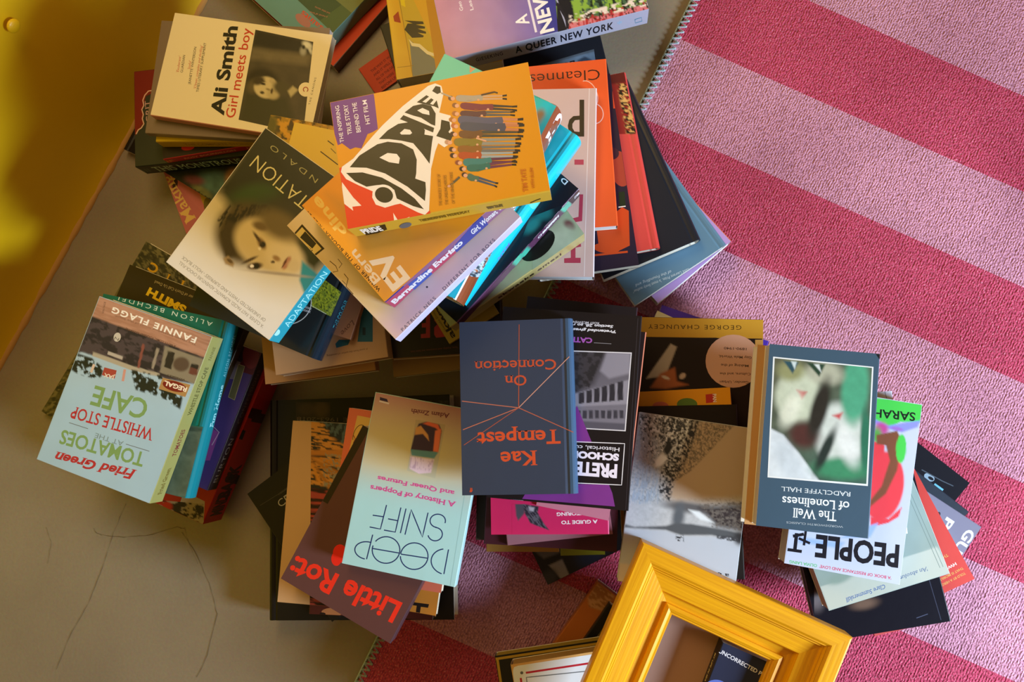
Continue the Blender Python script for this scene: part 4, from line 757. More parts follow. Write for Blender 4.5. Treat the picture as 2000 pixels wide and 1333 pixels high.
B('paperback with orange leaves photograph and a plain beige strip down its left side', (541, 1177), (775, 1197), (572, 822), 24, '6a5238', group=GJ, pages='a08868', fin='matt', art=[
    ('pic', [(606, 820), (745, 835), (745, 1200), (603, 1190)], 2.2, '2c2a24', [('t', [(606, 822), (700, 840), (700, 950), (606, 950)], 16, 3, 12, .48, 'c8893c', 4), ('p', [(630, 822), (700, 830), (700, 880), (655, 860)], '20282a', 8), ('t', [(630, 822), (700, 830), (700, 880), (650, 858)], 4, 14, 15, .52, '4a5c60', 6),
        ('p', [(606, 880), (690, 878), (690, 892), (606, 890)], 'b8762c', 4), ('p', [(606, 892), (700, 905), (668, 918)], 'c07c28', 4), ('p', [(606, 893), (680, 930), (640, 925)], 'a86c24', 4), ('p', [(606, 896), (630, 945), (618, 940)], 'c8842c', 4), ('p', [(606, 895), (655, 960), (640, 955)], 'a86c24', 4), ('t', [(632, 885), (700, 895), (700, 960), (632, 950)], 3, 3, 0, .55, '8a8470', 12),
        ('p', [(603, 952), (700, 966), (690, 1200), (600, 1190)], '2a1814', 2), ('t', [(603, 955), (700, 966), (690, 1200), (600, 1190)], 60, 5.5, 6, .5, 'a0403a', 9), ]),
    ('poly', [(570, 818), (608, 820), (605, 1185), (536, 1180)], 'c49c72')])
B('mustard paperback with a large black letter, low in the lower left pile', (650, 1171), (850, 1202), (702, 850), 10, 'b8742a', group=GJ, art=[
    ('poly', [(800, 1176), (838, 1181), (836, 1188), (822, 1186), (820, 1200), (812, 1199), (814, 1184), (799, 1182)], '1c1410')])
B('salmon paperback with a yellow panel on its cover, behind the dark brown one', (632, 1120), (862, 1160), (681, 796), 12, 'd06a50', group=GJ, art=[
    ('poly', [(698, 812), (740, 820), (740, 900), (680, 890)], 'd0a85c'), ('ring', 702, 852, 12, 22, 1.2, '4a3420', 150, 330, 15), ('line', [(690, 850), (694, 858), (690, 866)], 1.5, '8a3a28')])
B('dark brown paperback with big soft red lettering, upside down under the pale gradient one', (925, 950), (709, 832), (762, 1257), 24, '5c3a38', scol='4a3238', fin='satin', group=GJ, art=[
    ('poly', [(709, 826), (725, 832), (640, 985), (628, 978)], '2c2416'), 
    ('text', 'Little Rot:', (786, 1180), (576, 1086), 44, 'e0311f', .03, False, .1), ('ell', 664, 1082, 14, 18, 'd8281c'), ('ell', 657, 1092, 10, 14, 'd8281c')])
B('pale blue to pink gradient paperback with a small bottle, thin navy capitals, topmost lower left', (952, 806), (734, 767), (888, 1147), 18, 'a8d4dc', scol='a8ccd0', fin='satin', group=GJ, art=[
    ('cover', 3, 'a4d2dc', [('g', 850, 780, 790, 1010, 'b87484', 'a4d0da'), ('e', 800, 880, 160, 70, 10, 'c8b880', .9, .85), ('p', [(600, 930), (960, 985), (960, 1170), (600, 1170)], 'a6d4de', 90)]),
    ('pic', [(812, 820), (870, 830), (850, 935), (795, 920)], 1.5, 'b8a888', [('g', 850, 780, 800, 1010, 'b09070', 'b4c4b8'), ('p', [(812, 840), (818, 828), (834, 824), (858, 830), (863, 842), (856, 884), (802, 880)], '3c2c44', 1.5), ('p', [(826, 828), (836, 824), (856, 830), (862, 846), (850, 836)], 'd8644a', 2), ('p', [(812, 836), (822, 832), (836, 850), (838, 862), (826, 848), (810, 850)], 'c8905a', 2), ('p', [(850, 842), (862, 838), (856, 884), (846, 882)], 'd87050', 2),
        ('p', [(802, 878), (856, 884), (848, 896), (804, 890)], '5a8898', 1.5), ('p', [(802, 892), (848, 898), (842, 924), (818, 926), (800, 916)], 'd8c4dc', 2), ('t', [(802, 892), (848, 898), (842, 922), (800, 914)], 2, 16, 8, .55, 'b8a0c0', 3)]),
    ('text', 'Adam Zmith', (879, 809), (803, 799), 9, '6a2c44', .02, True), ('line', [(741, 784), (760, 789)], 3, 'd8ccd8'), ('poly', [(742, 776), (756, 780), (758, 786), (742, 782)], '34284c'),
    ('text', 'and Queer Futures', (888, 960), (738, 930), 9, 'c84c94', .03, True), ('text', 'A History of Poppers', (892, 982), (724, 948), 10, 'c84c94', .03, True),
    ('text', 'SNIFF', (868, 1003), (724, 985), 1, 'a8d4dc'),
    ('ring', 855, 1018, 15, 13, 2.2, '1f3068', -260, 20, 0), ('ring', 850, 1044, 14, 13, 2.2, '1f3068', -88, 170, 0),
    ('line', [(836, 1002), (825, 1050), (803, 996), (791, 1045)], 2.2, '1f3068'), ('line', [(793, 994), (782, 1042)], 2.2, '1f3068'), ('line', [(783, 992), (772, 1040), (750, 1036)], 2.2, '1f3068'), ('line', [(778, 1018), (758, 1014)], 2.2, '1f3068'), ('line', [(755, 987), (743, 1034), (722, 1030)], 2.2, '1f3068'), ('line', [(749, 1010), (728, 1007)], 2.2, '1f3068'),
    ('line', [(876, 1074), (867, 1122)], 2.2, '1f3068'), ('ring', 872, 1098, 30, 25, 2.2, '1f3068', 100, 250, 10), ('ring', 809, 1087, 27, 26, 2.2, '1f3068', -170, 180, 0),
    ('line', [(783, 1083), (835, 1091)], 2.2, '1f3068'), ('ring', 754, 1075, 27, 26, 2.2, '1f3068', -140, 200, 0), ('line', [(728, 1072), (780, 1081)], 2.2, '1f3068'),
    ('line', [(728, 1045), (716, 1093)], 2.2, '1f3068'), ('ring', 717, 1076, 24, 17, 2.2, '1f3068', 95, 285, 8), ('line', [(910, 950), (879, 1145)], 1, '8cb8c4')])
B('black paperback with grey photographic shapes, bottom of the centre pile, corner on the rug', (1070, 1143), (1290, 1037), (1001, 1000), 10, '191718', pages='cfd8d0', group=GK, fin='gloss', art=[
    ('pic', [(1036, 1070), (1200, 1070), (1200, 1150), (1036, 1150)], 2.5, '1a181a', [('p', [(1072, 1105), (1098, 1093), (1112, 1124), (1098, 1134)], '8a8488', 3), ('p', [(1045, 1078), (1090, 1070), (1095, 1080), (1062, 1092)], '5c585c', 5), ('e', 1150, 1090, 26, 20, -20, '1c2a44', .6), ('e', 1072, 1130, 14, 18, 40, '38383e', .5)])])
B('violet paperback at the back of the pile beside the rug stripe, its top corner showing', (1500, 668), (1292, 594), (1390, 998), 18, '4a2ea0', group=GL)
B('cream paperback, only a pointed corner showing beside the violet one', (1470, 694), (1283, 604), (1352, 960), 10, 'cfc49c', group=GL)
B('mustard and black history book with a pale pink circle of small print, upside down', (1492, 624), (1250, 620), (1488, 985), 28, '1d1310', scol='b8904c', fin='satin', group=GL, art=[
    ('poly', [(1240, 615), (1496, 618), (1496, 662), (1240, 658)], 'b98a2a'), ('pic', [(1250, 660), (1400, 660), (1400, 765), (1250, 765)], 2.5, '1c1210', [('p', [(1310, 672), (1322, 678), (1300, 735), (1262, 740)], 'a89a8c', 3), ('p', [(1290, 730), (1318, 718), (1322, 745), (1345, 752), (1300, 760), (1270, 758)], 'a05a34', 5), ('e', 1333, 735, 7, 5, -40, 'b8a090', .3), ('e', 1300, 738, 8, 3, 20, 'c8b8a8', .4)]),
    ('ell', 1432, 706, 54, 52, 'c89c86'), ('poly', [(1475, 664), (1492, 664), (1488, 985), (1474, 985)], 'c0944e'),
    ('text', 'GEORGE CHAUNCEY', (1448, 636), (1266, 634), 9, '3a2408', 0, False, 0, 'T', 1.25), ('text', '1890-1940', (1458, 680), (1414, 678), 5, '3a2820', .01), ('text', 'Gay Male World,', (1468, 697), (1404, 694), 5, '3a2820', .01), ('text', 'Making of the', (1462, 713), (1408, 711), 5, '3a2820', .01), ('text', 'Culture, and the', (1466, 729), (1406, 728), 5, '3a2820', .01), ('text', 'Gender, Urban', (1462, 745), (1406, 744), 5, '3a2820', .01)])
B('orange paperback with a small red publisher block and coloured discs, tucked under the black one', (1428, 755), (1200, 770), (1450, 1090), 22, 'e09a1c', group=GL, art=[
    ('poly', [(1378, 771), (1396, 769), (1398, 786), (1379, 788)], 'b8322c'), ('text', 'PAN', (1392, 770), (1393, 786), 7, 'ece0d0', .04), ('ell', 1342, 790, 20, 12, '5a7a34'), ('ell', 1290, 794, 16, 9, 'c86a50')])
B('plain black book with a pale top edge, directly under the landscape photograph book', (1441, 788), (1215, 797), (1453, 1130), 22, '19120f', pages='a08c84', group=GL)
B('paperback with a grey river-valley landscape photograph across its whole cover', (1476, 836), (1251, 807), (1432, 1172), 20, 'b4b8bc', scol='c4c8cc', pages='c8c4c0', fin='gloss', group=GL, art=[
    ('cover', 1.8, 'b8bcc0', [('g', 1330, 820, 1330, 1180, 'a8acb0', 'c2c6ce'), ('t', [(1230, 800), (1480, 820), (1440, 980), (1200, 980)], 3, 3, 0, .55, '8a9096', 3, .3), ('n', 5, .15, 3), ('p', [(1366, 815), (1480, 830), (1460, 975), (1320, 985), (1300, 970), (1330, 900)], 'b09c88', 24), ('t', [(1366, 815), (1440, 825), (1350, 920), (1320, 940)], 2.5, 2.5, 0, .5, '6c645c', 8, .3),  # brown upper right: shade of the right pile painted over the grey print
        ('t', [(1290, 815), (1368, 815), (1345, 890), (1318, 940), (1308, 980), (1285, 960), (1296, 890)], 3.5, 3.5, 0, .45, '303236', 6, .2), ('t', [(1240, 810), (1355, 812), (1330, 880), (1270, 920)], 3.5, 6, 30, .58, 'd4dce8', 11, .12), ('t', [(1240, 810), (1350, 812), (1320, 870), (1270, 920)], 3, 3, 0, .58, '40464e', 21, .12), ('t', [(1225, 830), (1290, 860), (1285, 985), (1205, 985)], 1.6, 14, 10, .5, '9aa8ba', 14, .3), ('e', 1305, 875, 7, 16, 10, '303438', .4), ('e', 1290, 900, 8, 14, 40, 'd8e0ea', .4),
        ('e', 1345, 992, 50, 10, 8, '5c5c60', .6), ('p', [(1366, 992), (1465, 984), (1458, 1040), (1400, 1030)], '383234', 14), ('t', [(1366, 985), (1470, 978), (1460, 1040), (1390, 1030)], 4, 3, 0, .55, '6a6460', 15, .3), ('e', 1325, 1010, 12, 26, 10, '5a6068', .6), ('p', [(1345, 996), (1366, 1000), (1394, 1022), (1368, 1016)], 'dce4ec', 5),
        ('p', [(1205, 1020), (1240, 1030), (1300, 1028), (1320, 1022), (1350, 1024), (1420, 1036), (1452, 1044), (1440, 1056), (1390, 1046), (1330, 1046), (1300, 1036), (1205, 1030)], '54585e', 5), ('p', [(1195, 1034), (1300, 1037), (1330, 1048), (1390, 1049), (1450, 1054), (1440, 1140), (1190, 1112)], 'b4bcca', 5), ('t', [(1320, 1046), (1334, 1046), (1336, 1058), (1320, 1058)], 3, 3, 0, .5, '3a3c42', 3), ('e', 1444, 1052, 10, 12, 0, '3a3c42', .6), ('t', [(1400, 1046), (1450, 1050), (1448, 1062), (1400, 1052)], 4, 4, 0, .5, '44464c', 5),
        ('p', [(1190, 1098), (1300, 1112), (1440, 1140), (1430, 1185), (1180, 1170)], 'c8c0bc', 5)]),
    ('line', [(1464, 1000), (1440, 1135)], 2, 'dce4ec'), ('text', 'a cultural', (1424, 1122), (1350, 1112), 7, '24242c', .02, True), ('text', 'WORKS', (1262, 1160), (1206, 1153), 12, '24242c', .05, True)])
B('slim lime green booklet lying across the black one at the bottom of the centre pile', (1095, 1086), (1182, 1084), (1086, 900), 5, '8a8c20', group=GK, name='booklet')
B('slim tan booklet, a small end showing under the maroon one in the centre pile', (948, 1080), (1090, 1077), (950, 940), 5, '9a7034', group=GK, name='booklet')
B('dark olive booklet sticking out left of the maroon paperback in the centre pile', (928, 1056), (1150, 1060), (932, 962), 12, '322c1e', group=GK)
B('dark maroon paperback beneath the pink guide in the centre pile', (940, 1067), (1200, 1074), (966, 700), 18, '38141f', pages='5a3a40', group=GK)
B('slim mauve booklet under the pink guide, a wedge of its cover showing', (990, 1067), (1196, 1043), (956, 760), 5, '8c606c', group=GK, name='booklet')
B('bright pink paperback with a bird wing and white words A GUIDE TO, upside down', (1180, 690), (955, 698), (1189, 1043), 20, 'c82660', scol='d05a80', pages='e8a8b8', fin='satin', group=GK, art=[
    ('pic', [(1000, 985), (1080, 985), (1080, 1045), (1000, 1045)], 1.6, 'c82660', [('p', [(1006, 985), (1025, 985), (1024, 1004), (1012, 1018), (1008, 1008)], '4a4654', 3), ('p', [(1020, 985), (1052, 990), (1050, 1002), (1060, 1020), (1072, 1036), (1050, 1028), (1036, 1022), (1026, 1005)], '5a5664', 2), ('t', [(1020, 985), (1052, 990), (1050, 1002), (1060, 1020), (1072, 1036), (1050, 1028), (1036, 1022), (1026, 1005)], 10, 2, 55, .5, '2a2634', 3), ('p', [(1032, 990), (1044, 992), (1042, 1000), (1034, 998)], 'a8a4b4', 3)]),
    ('text', 'A GUIDE TO', (1167, 1016), (1096, 1018), 7, 'f0e4ea', .03), ('text', 'MENTORING', (1158, 999), (1087, 1002), 7, 'f0e4ea', .03)])
B('small mauve card slipped between the pink guide and the black one above it', (1046, 988), (1188, 1017), (1066, 890), 2, 'c87a90', group=GK, name='card', cat='card')
B('dark hardback with a magenta edge, only its far top end showing behind the centre pile', (1245, 602), (1030, 578), (1212, 920), 14, '1c1519', group=GK, scol='302028')
B('paperback with a salmon edge, showing as a thin sliver right of the black history book', (1262, 650), (1050, 625), (1226, 980), 16, '2a1c1c', scol='d0785c', group=GK, art=[('line', [(1264, 650), (1250, 780)], 4, 'd0785c')])
B('large black paperback about schools with a grey building photo and purple triangle, upside down', (1254, 618), (983, 599), (1228, 999), 18, '1a1416', scol='1c161a', pages='cfc8dc', fin='satin', group=GK, art=[
    ('poly', [(1060, 683), (1234, 689), (1222, 843), (1060, 834)], 'd8d4dc'), ('pic', [(1060, 685), (1232, 691), (1220, 841), (1060, 832)], 2.2, '625e6a', [('g', 1150, 690, 1150, 840, '56525c', '7a7684'), ('p', [(1060, 685), (1185, 688), (1160, 750), (1120, 775), (1060, 780)], '3c383e', 14), ('p', [(1185, 688), (1232, 690), (1230, 730), (1190, 740), (1172, 725)], '8a8694', 6),
        ('t', [(1060, 685), (1180, 688), (1150, 760), (1060, 775)], 9, 9, 0, .52, '2a282c', 3), ('p', [(1120, 770), (1230, 742), (1226, 790), (1120, 795)], '8c8896', 3)] +
        [('p', [(x, 763-(x-1150)*.28), (x+11, 760-(x-1150)*.28), (x+11, 786-(x-1150)*.08), (x, 788-(x-1150)*.08)], '2e2c34', 1.5) for x in (1130, 1145, 1160, 1175, 1190, 1206)] + [('p', [(x, 802), (x+8, 802), (x+8, 818), (x, 818)], '3a3842', 1.5) for x in range(1126, 1222, 12)] + [('p', [(1120, 822), (1222, 828), (1222, 842), (1120, 836)], '55525e', 4)]),
    ('poly', [(1127, 793), (1196, 964), (1201, 990), (1020, 975)], '7a3488'), ('poly', [(1125, 867), (1223, 866), (1221, 948), (1120, 946)], '1a1416'), ('line', [(1060, 861), (1220, 867), (1214, 948), (1060, 941)], 1.5, 'e8e4ec'), ('poly', [(1060, 862), (1219, 868), (1213, 947), (1060, 940)], '1a1416'),
    ('text', 'PRETENDED', (1206, 909), (1040, 897), 26, 'e8e0f4', .045), ('text', 'SCHOOLS', (1209, 888), (1108, 881), 13, 'e8e0f4', .06), ('text', 'Historical, cultural', (1210, 875), (1090, 868), 8, 'e0dce8', .01),
    ('text', "'Pretended gives a voice", (1203, 646), (1080, 639), 5.5, 'e8e4ec', .03, False, .2), ('text', 'Section 28, so read on', (1198, 636), (1086, 630), 5.5, 'e8e4ec', .03, False, .2), ('text', 'ROSY MCEWEN, LEAD', (1170, 630), (1098, 626), 4, 'c8c4cc', .02), ('text', 'CATHERINE', (1157, 661), (1068, 656), 10, 'a858b4', .04), ('line', [(1160, 670), (1194, 672)], 1, '8a868c'),
    ('line', [(1246, 622), (1222, 996)], 1, '3a343a'), ('poly', [(950, 972), (1022, 978), (1020, 992), (962, 988)], 'c0d0e4'), ('text', '1,001 LITTLE THINGS', (1010, 975), (965, 973), 4, '202028', .05)])
B('slate-blue hardback with orange serif title and crossing orange lines, top of the centre pile', (1113, 622), (897, 630), (1124, 965), 18, '363e52', scol='3e5878', hb=True, pages='d8d8e0', fin='satin', group=GK, art=[
    ('line', [(1014, 624), (1013, 796)], 1.6, 'a85038'), ('line', [(1013, 797), (1112, 697)], 1.6, 'c89080'), ('line', [(1013, 797), (1120, 845)], 1.6, 'b05c44'), ('line', [(1013, 797), (902, 784)], 1.6, 'b86a54'), ('line', [(1013, 797), (904, 840)], 1.6, 'b86a54'), ('line', [(1013, 797), (906, 870)], 1.4, 'a05040'),
    ('text', 'Connection', (1086, 702), (926, 707), 21, 'c04e30', .01, True), ('text', 'On', (1028, 733), (985, 735), 21, 'c04e30', .01, True), ('text', 'Tempest', (1094, 840), (930, 846), 28, 'c84e2c', .02, True), ('text', 'Kae', (1049, 881), (977, 884), 29, 'c84e2c', .02, True), ('text', 'ff', (923, 954), (917, 954), 8, 'c04e30', .04)])
B('slim red leaflet at the very bottom of the right pile, a sliver on the rug', (1706, 1247), (1828, 1212), (1655, 1065), 4, 'c04a48', group=GM, name='leaflet', cat='leaflet')
B('glossy black paperback with white letters at its outer corner, furthest right on the rug', (1637, 741), (1517, 891), (1892, 944), 14, '1a1c24', fin='gloss', group=GM, art=[
    ('text', 'AYOB', (1886, 952), (1842, 1008), 11, 'e8e4e8', .03), ('ell', 1815, 933, 11, 7, '8aa0b4', 'T', 30), ('ell', 1818, 935, 6, 3, '1c2028', 'T', 30), ('line', [(1800, 918), (1840, 940), (1862, 950)], 2, '4a5460'), ('line', [(1825, 946), (1842, 958)], 4, '6ab0c8')])
B('dark slate paperback, its corner between the black and the mauve-grey covers', (1640, 800), (1525, 950), (1888, 1000), 10, '242c3a', group=GM)
B('mauve-grey paperback with large pale capitals near its outer corner', (1633, 843), (1518, 1017), (1916, 1030), 18, '77758c', pages='e0e4e8', group=GM, art=[
    ('text', 'GUN', (1890, 1032), (1846, 1098), 20, 'd4d0dc', .03), ('text', 'PEO', (1850, 1010), (1806, 1076), 18, 'd4d0dc', .03), ('text', 'QUE', (1832, 999), (1812, 1040), 8, '22222c', .02), ('text', 'H', (1820, 986), (1815, 993), 7, '22222c', .02)])
B('red paperback with small gold and white print, fanned out on the right of its pile', (1715, 1222), (1899, 1130), (1560, 912), 16, 'c8403a', group=GM, art=[
    ('text', 'TOLD BY A HERO', (1884, 1118), (1838, 1142), 5, 'd8a058', .02), ('text', 'THAT IS MOBILE', (1880, 1108), (1834, 1132), 5, 'd8a058', .02), ('text', 'HWORD', (1866, 1099), (1830, 1118), 6, 'ece4e0', .02), ('text', 'THE', (1850, 1082), (1836, 1089), 6, 'd8a058', .02)])
B('large black paperback with a faint blurred face, bottom of the right pile facing the frame', (1598, 1262), (1852, 1210), (1523, 894), 18, '14151f', pages='4a4448', fin='gloss', group=GM, spine='R', art=[
    ('pic', [(1590, 1110), (1800, 1110), (1800, 1240), (1590, 1240)], 3, '14151f', [('e', 1688, 1180, 24, 10, -10, '6a5448', .7), ('e', 1592, 1165, 16, 26, -10, '6c6468', .6), ('e', 1590, 1145, 22, 14, 0, '4a2a28', .6)]), ('line', [(1805, 1100), (1838, 1212)], 1.5, '3a3e50'), ('line', [(1790, 1208), (1812, 1200)], 1.5, '4a5068')])
B('tan paperback edge showing left of the grey-green cover in the right pile', (1565, 1105), (1700, 1080), (1540, 940), 8, 'a88458', group=GM)
B('grey-green paperback with a cream lower band and a woman author name in blue italics', (1734, 800), (1508, 882), (1850, 1118), 26, 'a4b4b0', scol='c8d0cc', pages='c0a088', fin='satin', group=GM, art=[
    ('cover', 3, '8c9c96', [('n', 40, .08, 3), ('p', [(1600, 1148), (1830, 1068), (1860, 1120), (1620, 1210)], 'b4bab0', 2), ('e', 1735, 1072, 14, 22, 0, '3a4a44', .3), ('e', 1745, 1060, 8, 12, 0, '2c3a36', .3), ('e', 1740, 1000, 26, 40, 20, '748a80', .3), ('e', 1750, 960, 30, 30, 20, '8ca096', .5), ('e', 1640, 1130, 24, 10, -20, '86988e', .5)]),
    ('line', [(1770, 960), (1836, 1110)], 1, '6a7a76'), ('line', [(1776, 958), (1842, 1108)], 1, '6a7a76'), ('text', 'Clare Summerskill', (1727, 1142), (1650, 1170), 9, '3a5c98', .005, True, .25), ('text', "'An absolutely", (1810, 1108), (1742, 1132), 8, '4a6088', 0, True, .25)])
B('white striped paperback tip showing above the green-topped cover', (1745, 761), (1560, 778), (1770, 1040), 8, 'c8cce0', group=GM, art=[('line', [(1728, 765), (1735, 790)], 1.2, '7a7e90')])
B('white paperback with hand-painted black capitals and a red figure, green band at its foot', (1803, 790), (1580, 756), (1757, 1142), 28, 'c4cae0', scol='b8c0d8', pages='bca894', fin='satin', group=GM, art=[
    ('cover', 2.5, 'c0c8e0', [('p', [(1700, 776), (1806, 788), (1798, 828), (1760, 824), (1740, 834), (1700, 822)], '48c850', 2), ('p', [(1700, 815), (1735, 832), (1765, 826), (1798, 822), (1792, 835), (1762, 845), (1735, 838), (1700, 825)], '8a90e8', 4), ('e', 1722, 838, 14, 12, 30, 'c04890', .5), ('e', 1712, 852, 10, 16, 0, '58a048', .6), ('e', 1752, 838, 12, 4, 10, '9a70c8', .4),
        ('p', [(1700, 860), (1728, 870), (1722, 1000), (1700, 1000)], 'e0404a', 3), ('e', 1725, 950, 40, 68, 8, 'e4404c', .06), ('p', [(1700, 1010), (1735, 1015), (1762, 990), (1755, 1010), (1735, 1022), (1700, 1030)], 'e4404c', 2), ('p', [(1712, 850), (1752, 842), (1762, 862), (1752, 920), (1730, 965), (1700, 990), (1700, 978), (1722, 950), (1738, 900), (1730, 870), (1712, 868)], '7c4a34', 3),
        ('e', 1760, 877, 10, 28, 3, '48c850', .1), ('p', [(1690, 1030), (1715, 1022), (1700, 1050), (1640, 1052)], '98b4f4', 4), ('p', [(1560, 1050), (1650, 1060), (1640, 1072), (1560, 1060)], '98b4f4', 6)]),
    ('text', 'SARAH', (1788, 807), (1706, 799), 17, '122018', .02), ('text', 'PEOPLE IN', (1757, 1070), (1600, 1048), 1, 'c0c8e0'),
    ('text', 'PEOPLE', (1757, 1067), (1594, 1046), 44, '14121c', .035) , ('text', 'IN', (1585, 1083), (1548, 1078), 1, 'c0c8e0'), ('line', [(1556, 1042), (1552, 1078)], 7, '14121c'), ('line', [(1538, 1074), (1566, 1078)], 6, '14121c'), ('line', [(1538, 1050), (1570, 1044)], 6, '14121c'), ('line', [(1548, 1058), (1540, 1040)], 5, '14121c'), ('line', [(1570, 1066), (1574, 1036)], 5, '14121c'), ('line', [(1560, 1052), (1582, 1062)], 5, '14121c'),
    ('text', "'A BOOK OF RESISTANCE AND LOVE'", (1741, 1127), (1601, 1104), 6, 'c84868', .02), ('text', 'OLIVIA LAING', (1596, 1103), (1542, 1095), 6, '5ab878', .02)])
B('plain tan hardback directly beneath the navy classic, its white page corner at the bottom left', (1690, 692), (1480, 674), (1668, 1048), 24, 'bf8f5c', scol='bf8f5c', hb=True, pages='d0d0d8', group=GM, fin='matt')
B('navy paperback with a cover painting and white serif title, topmost right pile', (1719, 692), (1503, 672), (1697, 1053), 22, '3d5468', scol='3d5468', pages='c8c0b4', fin='satin', group=GM, art=[
    ('poly', [(1510, 697), (1706, 717), (1695, 950), (1499, 933)], 'dce0e4'),
    ('pic', [(1513, 700), (1703, 719), (1692, 946), (1502, 930)], 1.8, '34403c', [   # plain painterly stand-in in the picture's colours
        ('g', 1513, 700, 1690, 946, '5a5a48', '3a5a50'), ('n', 30, .35, 5), ('p', [(1500, 835), (1530, 850), (1560, 885), (1600, 940), (1498, 932)], 'd0d8e0', 5), ('e', 1540, 900, 20, 50, -30, 'b4c0cc', .5, .5), ('e', 1560, 775, 46, 52, 0, 'bcc4b0', .2), ('e', 1640, 850, 50, 62, -10, 'c4ccc8', .2),
        ('e', 1670, 760, 26, 70, 5, '4c9c7c', .3), ('e', 1650, 915, 60, 22, 0, '3c8460', .4), ('e', 1610, 730, 36, 22, 10, 'a8aa98', .4), ('e', 1545, 725, 26, 20, 0, '8a8c64', .5), ('e', 1570, 850, 30, 26, 20, '4c2c28', .5), ('e', 1600, 800, 16, 60, 15, '2a2620', .4), ('p', [(1556, 762), (1576, 766), (1566, 780)], 'b8484c', 6), ('p', [(1626, 812), (1646, 806), (1640, 820)], 'b8484c', 6), ('p', [(1530, 705), (1560, 708), (1548, 730)], '2c4c58', 4), ('p', [(1575, 708), (1612, 712), (1600, 736)], '28402f', 4), ('p', [(1590, 712), (1600, 712), (1604, 728)], 'd0d8d8', 3), ('p', [(1545, 706), (1556, 707), (1552, 722)], 'c0d0d4', 3), ('e', 1545, 800, 16, 34, 25, 'd4d8c8', .6), ('e', 1655, 870, 18, 40, -20, 'd8dcdc', .6), ('e', 1612, 880, 10, 46, 24, '26302c', .5), ('e', 1690, 860, 10, 60, 0, '2c6c54', .4), ('n', 14, .12, 8)]),
    ('text', 'RADCLYFFE HALL', (1662, 962), (1526, 951), 9, 'dce4ec', 0, True), ('text', 'of Loneliness', (1659, 981), (1528, 970), 18, 'e4ecf4', .01, True), ('text', 'The Well', (1634, 1001), (1549, 993), 19, 'e4ecf4', .01, True), ('text', 'WORDSWORTH CLASSICS', (1647, 1028), (1536, 1019), 4, 'b0bcc8', 0, True),
    ('poly', [(1708, 688), (1722, 690), (1720, 706)], '1a1c20')])
B('orange paperback standing out at the lower left of the frame pile, crumpled tan top', (1060, 1285), (1204, 1393), (1168, 1140), 22, 'b8662a', pages='a86a3c', group=GN, art=[
    ('pic', [(1130, 1138), (1210, 1138), (1210, 1200), (1130, 1200)], 3, 'b8662a', [('p', [(1168, 1138), (1200, 1165), (1180, 1195), (1150, 1186), (1148, 1168)], 'c08a5c', 3), ('t', [(1168, 1138), (1200, 1165), (1180, 1195), (1150, 1186), (1148, 1168)], 9, 4, 30, .5, '9a6238', 3)])])
B('black paperback with a white page edge, between the orange one and the frame', (1112, 1290), (1254, 1397), (1190, 1180), 14, '1a1712', pages='c8b8a0', group=GN)
B('dark gold-edged book leaning nearest the frame in the lower pile', (1135, 1290), (1275, 1395), (1212, 1185), 12, '3a2a14', scol='6a5020', pages='8a6a30', group=GN, art=[('line', [(1150, 1270), (1205, 1190)], 2, '8a6c2c')])
B('black board book with a yellow edge at the bottom of the picture', (1015, 1595), (1230, 1562), (968, 1284), 18, '1c1a14', pages='b09030', group=GN, fin='matt', art=[('line', [(968, 1288), (1180, 1256)], 5, 'a8862c'), ('line', [(971, 1286), (1000, 1480)], 5, 'a8862c')])
B('white boxed set with red and grey rules, at the lower left of the frame', (1050, 1612), (1265, 1580), (998, 1300), 24, 'c89c60', pages='b88c4c', group=GN, fin='satin', art=[
    ('poly', [(1002, 1310), (1004, 1304), (1012, 1301), (1240, 1266), (1280, 1570), (1045, 1590), (1002, 1318)], 'd6dce8'), ('line', [(1027, 1315), (1240, 1283)], 4, 'b02434'), ('line', [(1017, 1325), (1040, 1480)], 4, 'b02434'), ('line', [(1260, 1300), (1028, 1324), (1050, 1480)], 2, '6a7078'), ('ell', 1019, 1315, 3, 3, '5a6068')])
B('mauve-brown sketchbook seen through the opening of the yellow frame', (1165, 1500), (1440, 1625), (1310, 1160), 16, 'b08878', group=GN, fin='satin')
B('dark blue proof copy with white warning capitals, lying inside the opening of the frame', (1310, 1540), (1530, 1655), (1408, 1248), 24, '272b42', scol='1c1c2c', group=GN, fin='satin', art=[
    ('text', 'UNCORRECTED PROOF. NOT FOR SALE', (1403, 1275), (1590, 1378), 8, 'dcdce8', .02), ('ring', 1398, 1345, 20, 14, 5, '5a6cc0', 150, 330), ('ring', 1398, 1345, 16, 10, 2, 'b0b8e8', 150, 330),
    ('text', 'MY LIFE IN SEA CREATURES', (1390, 1262), (1345, 1340), 5, 'd8c898', .02, False, 0, 'L')])
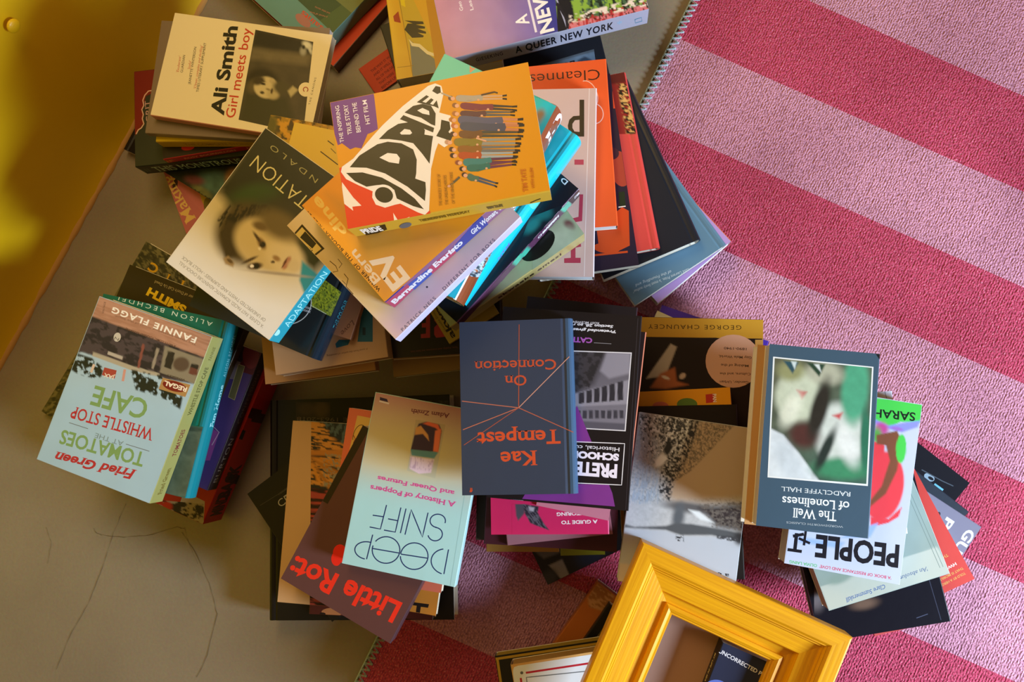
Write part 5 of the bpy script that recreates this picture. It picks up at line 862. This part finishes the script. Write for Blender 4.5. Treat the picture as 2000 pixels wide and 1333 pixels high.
# ------------------------------------------------------------------ the wooden frame
mfr = mat('yellow_stained_wood', .38, .5)
tc = N(mfr, 'ShaderNodeTexCoord'); at1 = N(mfr, 'ShaderNodeUVMap')
mp = N(mfr, 'ShaderNodeMapping'); mp.inputs['Scale'].default_value = (8, 330, 1); K(mfr, at1, 0, mp, 'Vector')
nn = N(mfr, 'ShaderNodeTexNoise'); nn.inputs['Scale'].default_value = 1; nn.inputs['Detail'].default_value = 5; K(mfr, mp, 0, nn, 'Vector')
cr = N(mfr, 'ShaderNodeValToRGB'); cr.color_ramp.elements[0].position = .35; cr.color_ramp.elements[1].position = .65
cr.color_ramp.elements[0].color = (*lin('d49206'), 1); cr.color_ramp.elements[1].color = (*lin('e6a60c'), 1); K(mfr, nn, 'Fac', cr, 0); K(mfr, cr, 0, BS(mfr), 'Base Color')
bp = N(mfr, 'ShaderNodeBump'); bp.inputs['Strength'].default_value = .3; bp.inputs['Distance'].default_value = .001; K(mfr, nn, 'Fac', bp, 'Height'); K(mfr, bp, 'Normal', BS(mfr), 'Normal')
zf = max(b.ztop for b in BOOKS[-7:])+.0006; FT = .030
ftl, ftr = at((1255, 1059), zf+FT), at((1667, 1247), zf+FT); fu = (ftr-ftl).normalized(); fv = Vector((-fu.y, fu.x, 0)); fw = (ftr-ftl).length; fh = fw*1.22
prof = [(0, 0), (0, FT-.003), (.0008, FT-.001), (.0025, FT), (.0165, FT), (.0190, FT-.0026), (.0200, FT-.0026), (.0216, FT-.0056), (.0226, FT-.0056), (.0238, FT-.0086), (.0400, FT-.0120), (.0430, FT-.0205), (.0510, FT-.0225), (.0516, FT-.0185), (.0550, FT-.0168), (.0580, FT-.0185), (.0590, FT-.0205), (.0605, FT-.0205), (.0615, FT-.0225), (.0620, 0)]
bm = bmesh.new(); uvl = bm.loops.layers.uv.new('UVMap')
mats_ = []
def fcorner(k, d):  # corner k of the inset rectangle
    x0, x1, y0, y1 = d, fw-d, d, fh-d
    return [(x0, y1), (x1, y1), (x1, y0), (x0, y0)][k]
for k in range(4):
    for i in range(len(prof)):
        (d0, z0), (d1, z1) = prof[i], prof[(i+1) % len(prof)]
        a = fcorner(k, d0); b = fcorner((k+1) % 4, d0); c = fcorner((k+1) % 4, d1); d = fcorner(k, d1)
        vsx = [bm.verts.new((p[0]-fw/2, p[1]-fh/2, z)) for p, z in ((a, z0), (b, z0), (c, z1), (d, z1))]
        f = bm.faces.new(vsx)
        L_ = math.hypot(b[0]-a[0], b[1]-a[1]); s0 = sum(math.hypot(prof[j+1][0]-prof[j][0], prof[j+1][1]-prof[j][1]) for j in range(i)) if i < len(prof)-1 else 0
        ds = math.hypot(d1-d0, z1-z0)
        off = d1-d0
        for lp, (u, v) in zip(f.loops, ((0, s0), (L_, s0), (L_-off, s0+ds), (off, s0+ds))): lp[uvl].uv = (u+k*3.1, v+k)
bmesh.ops.remove_doubles(bm, verts=bm.verts, dist=1e-6); bmesh.ops.recalc_face_normals(bm, faces=bm.faces)
me = bpy.data.meshes.new('picture_frame'); bm.to_mesh(me); bm.free()
fr_ = link('picture_frame', me, None, [mfr])
cc = ftl-fv*fh/2+fu*fw/2; fr_.location = (cc.x, cc.y, zf); fr_.rotation_euler = (0, 0, math.atan2(fu.y, fu.x))
tag(fr_, 'yellow stained wooden picture frame with a stepped inner moulding, lying over books', 'picture frame')
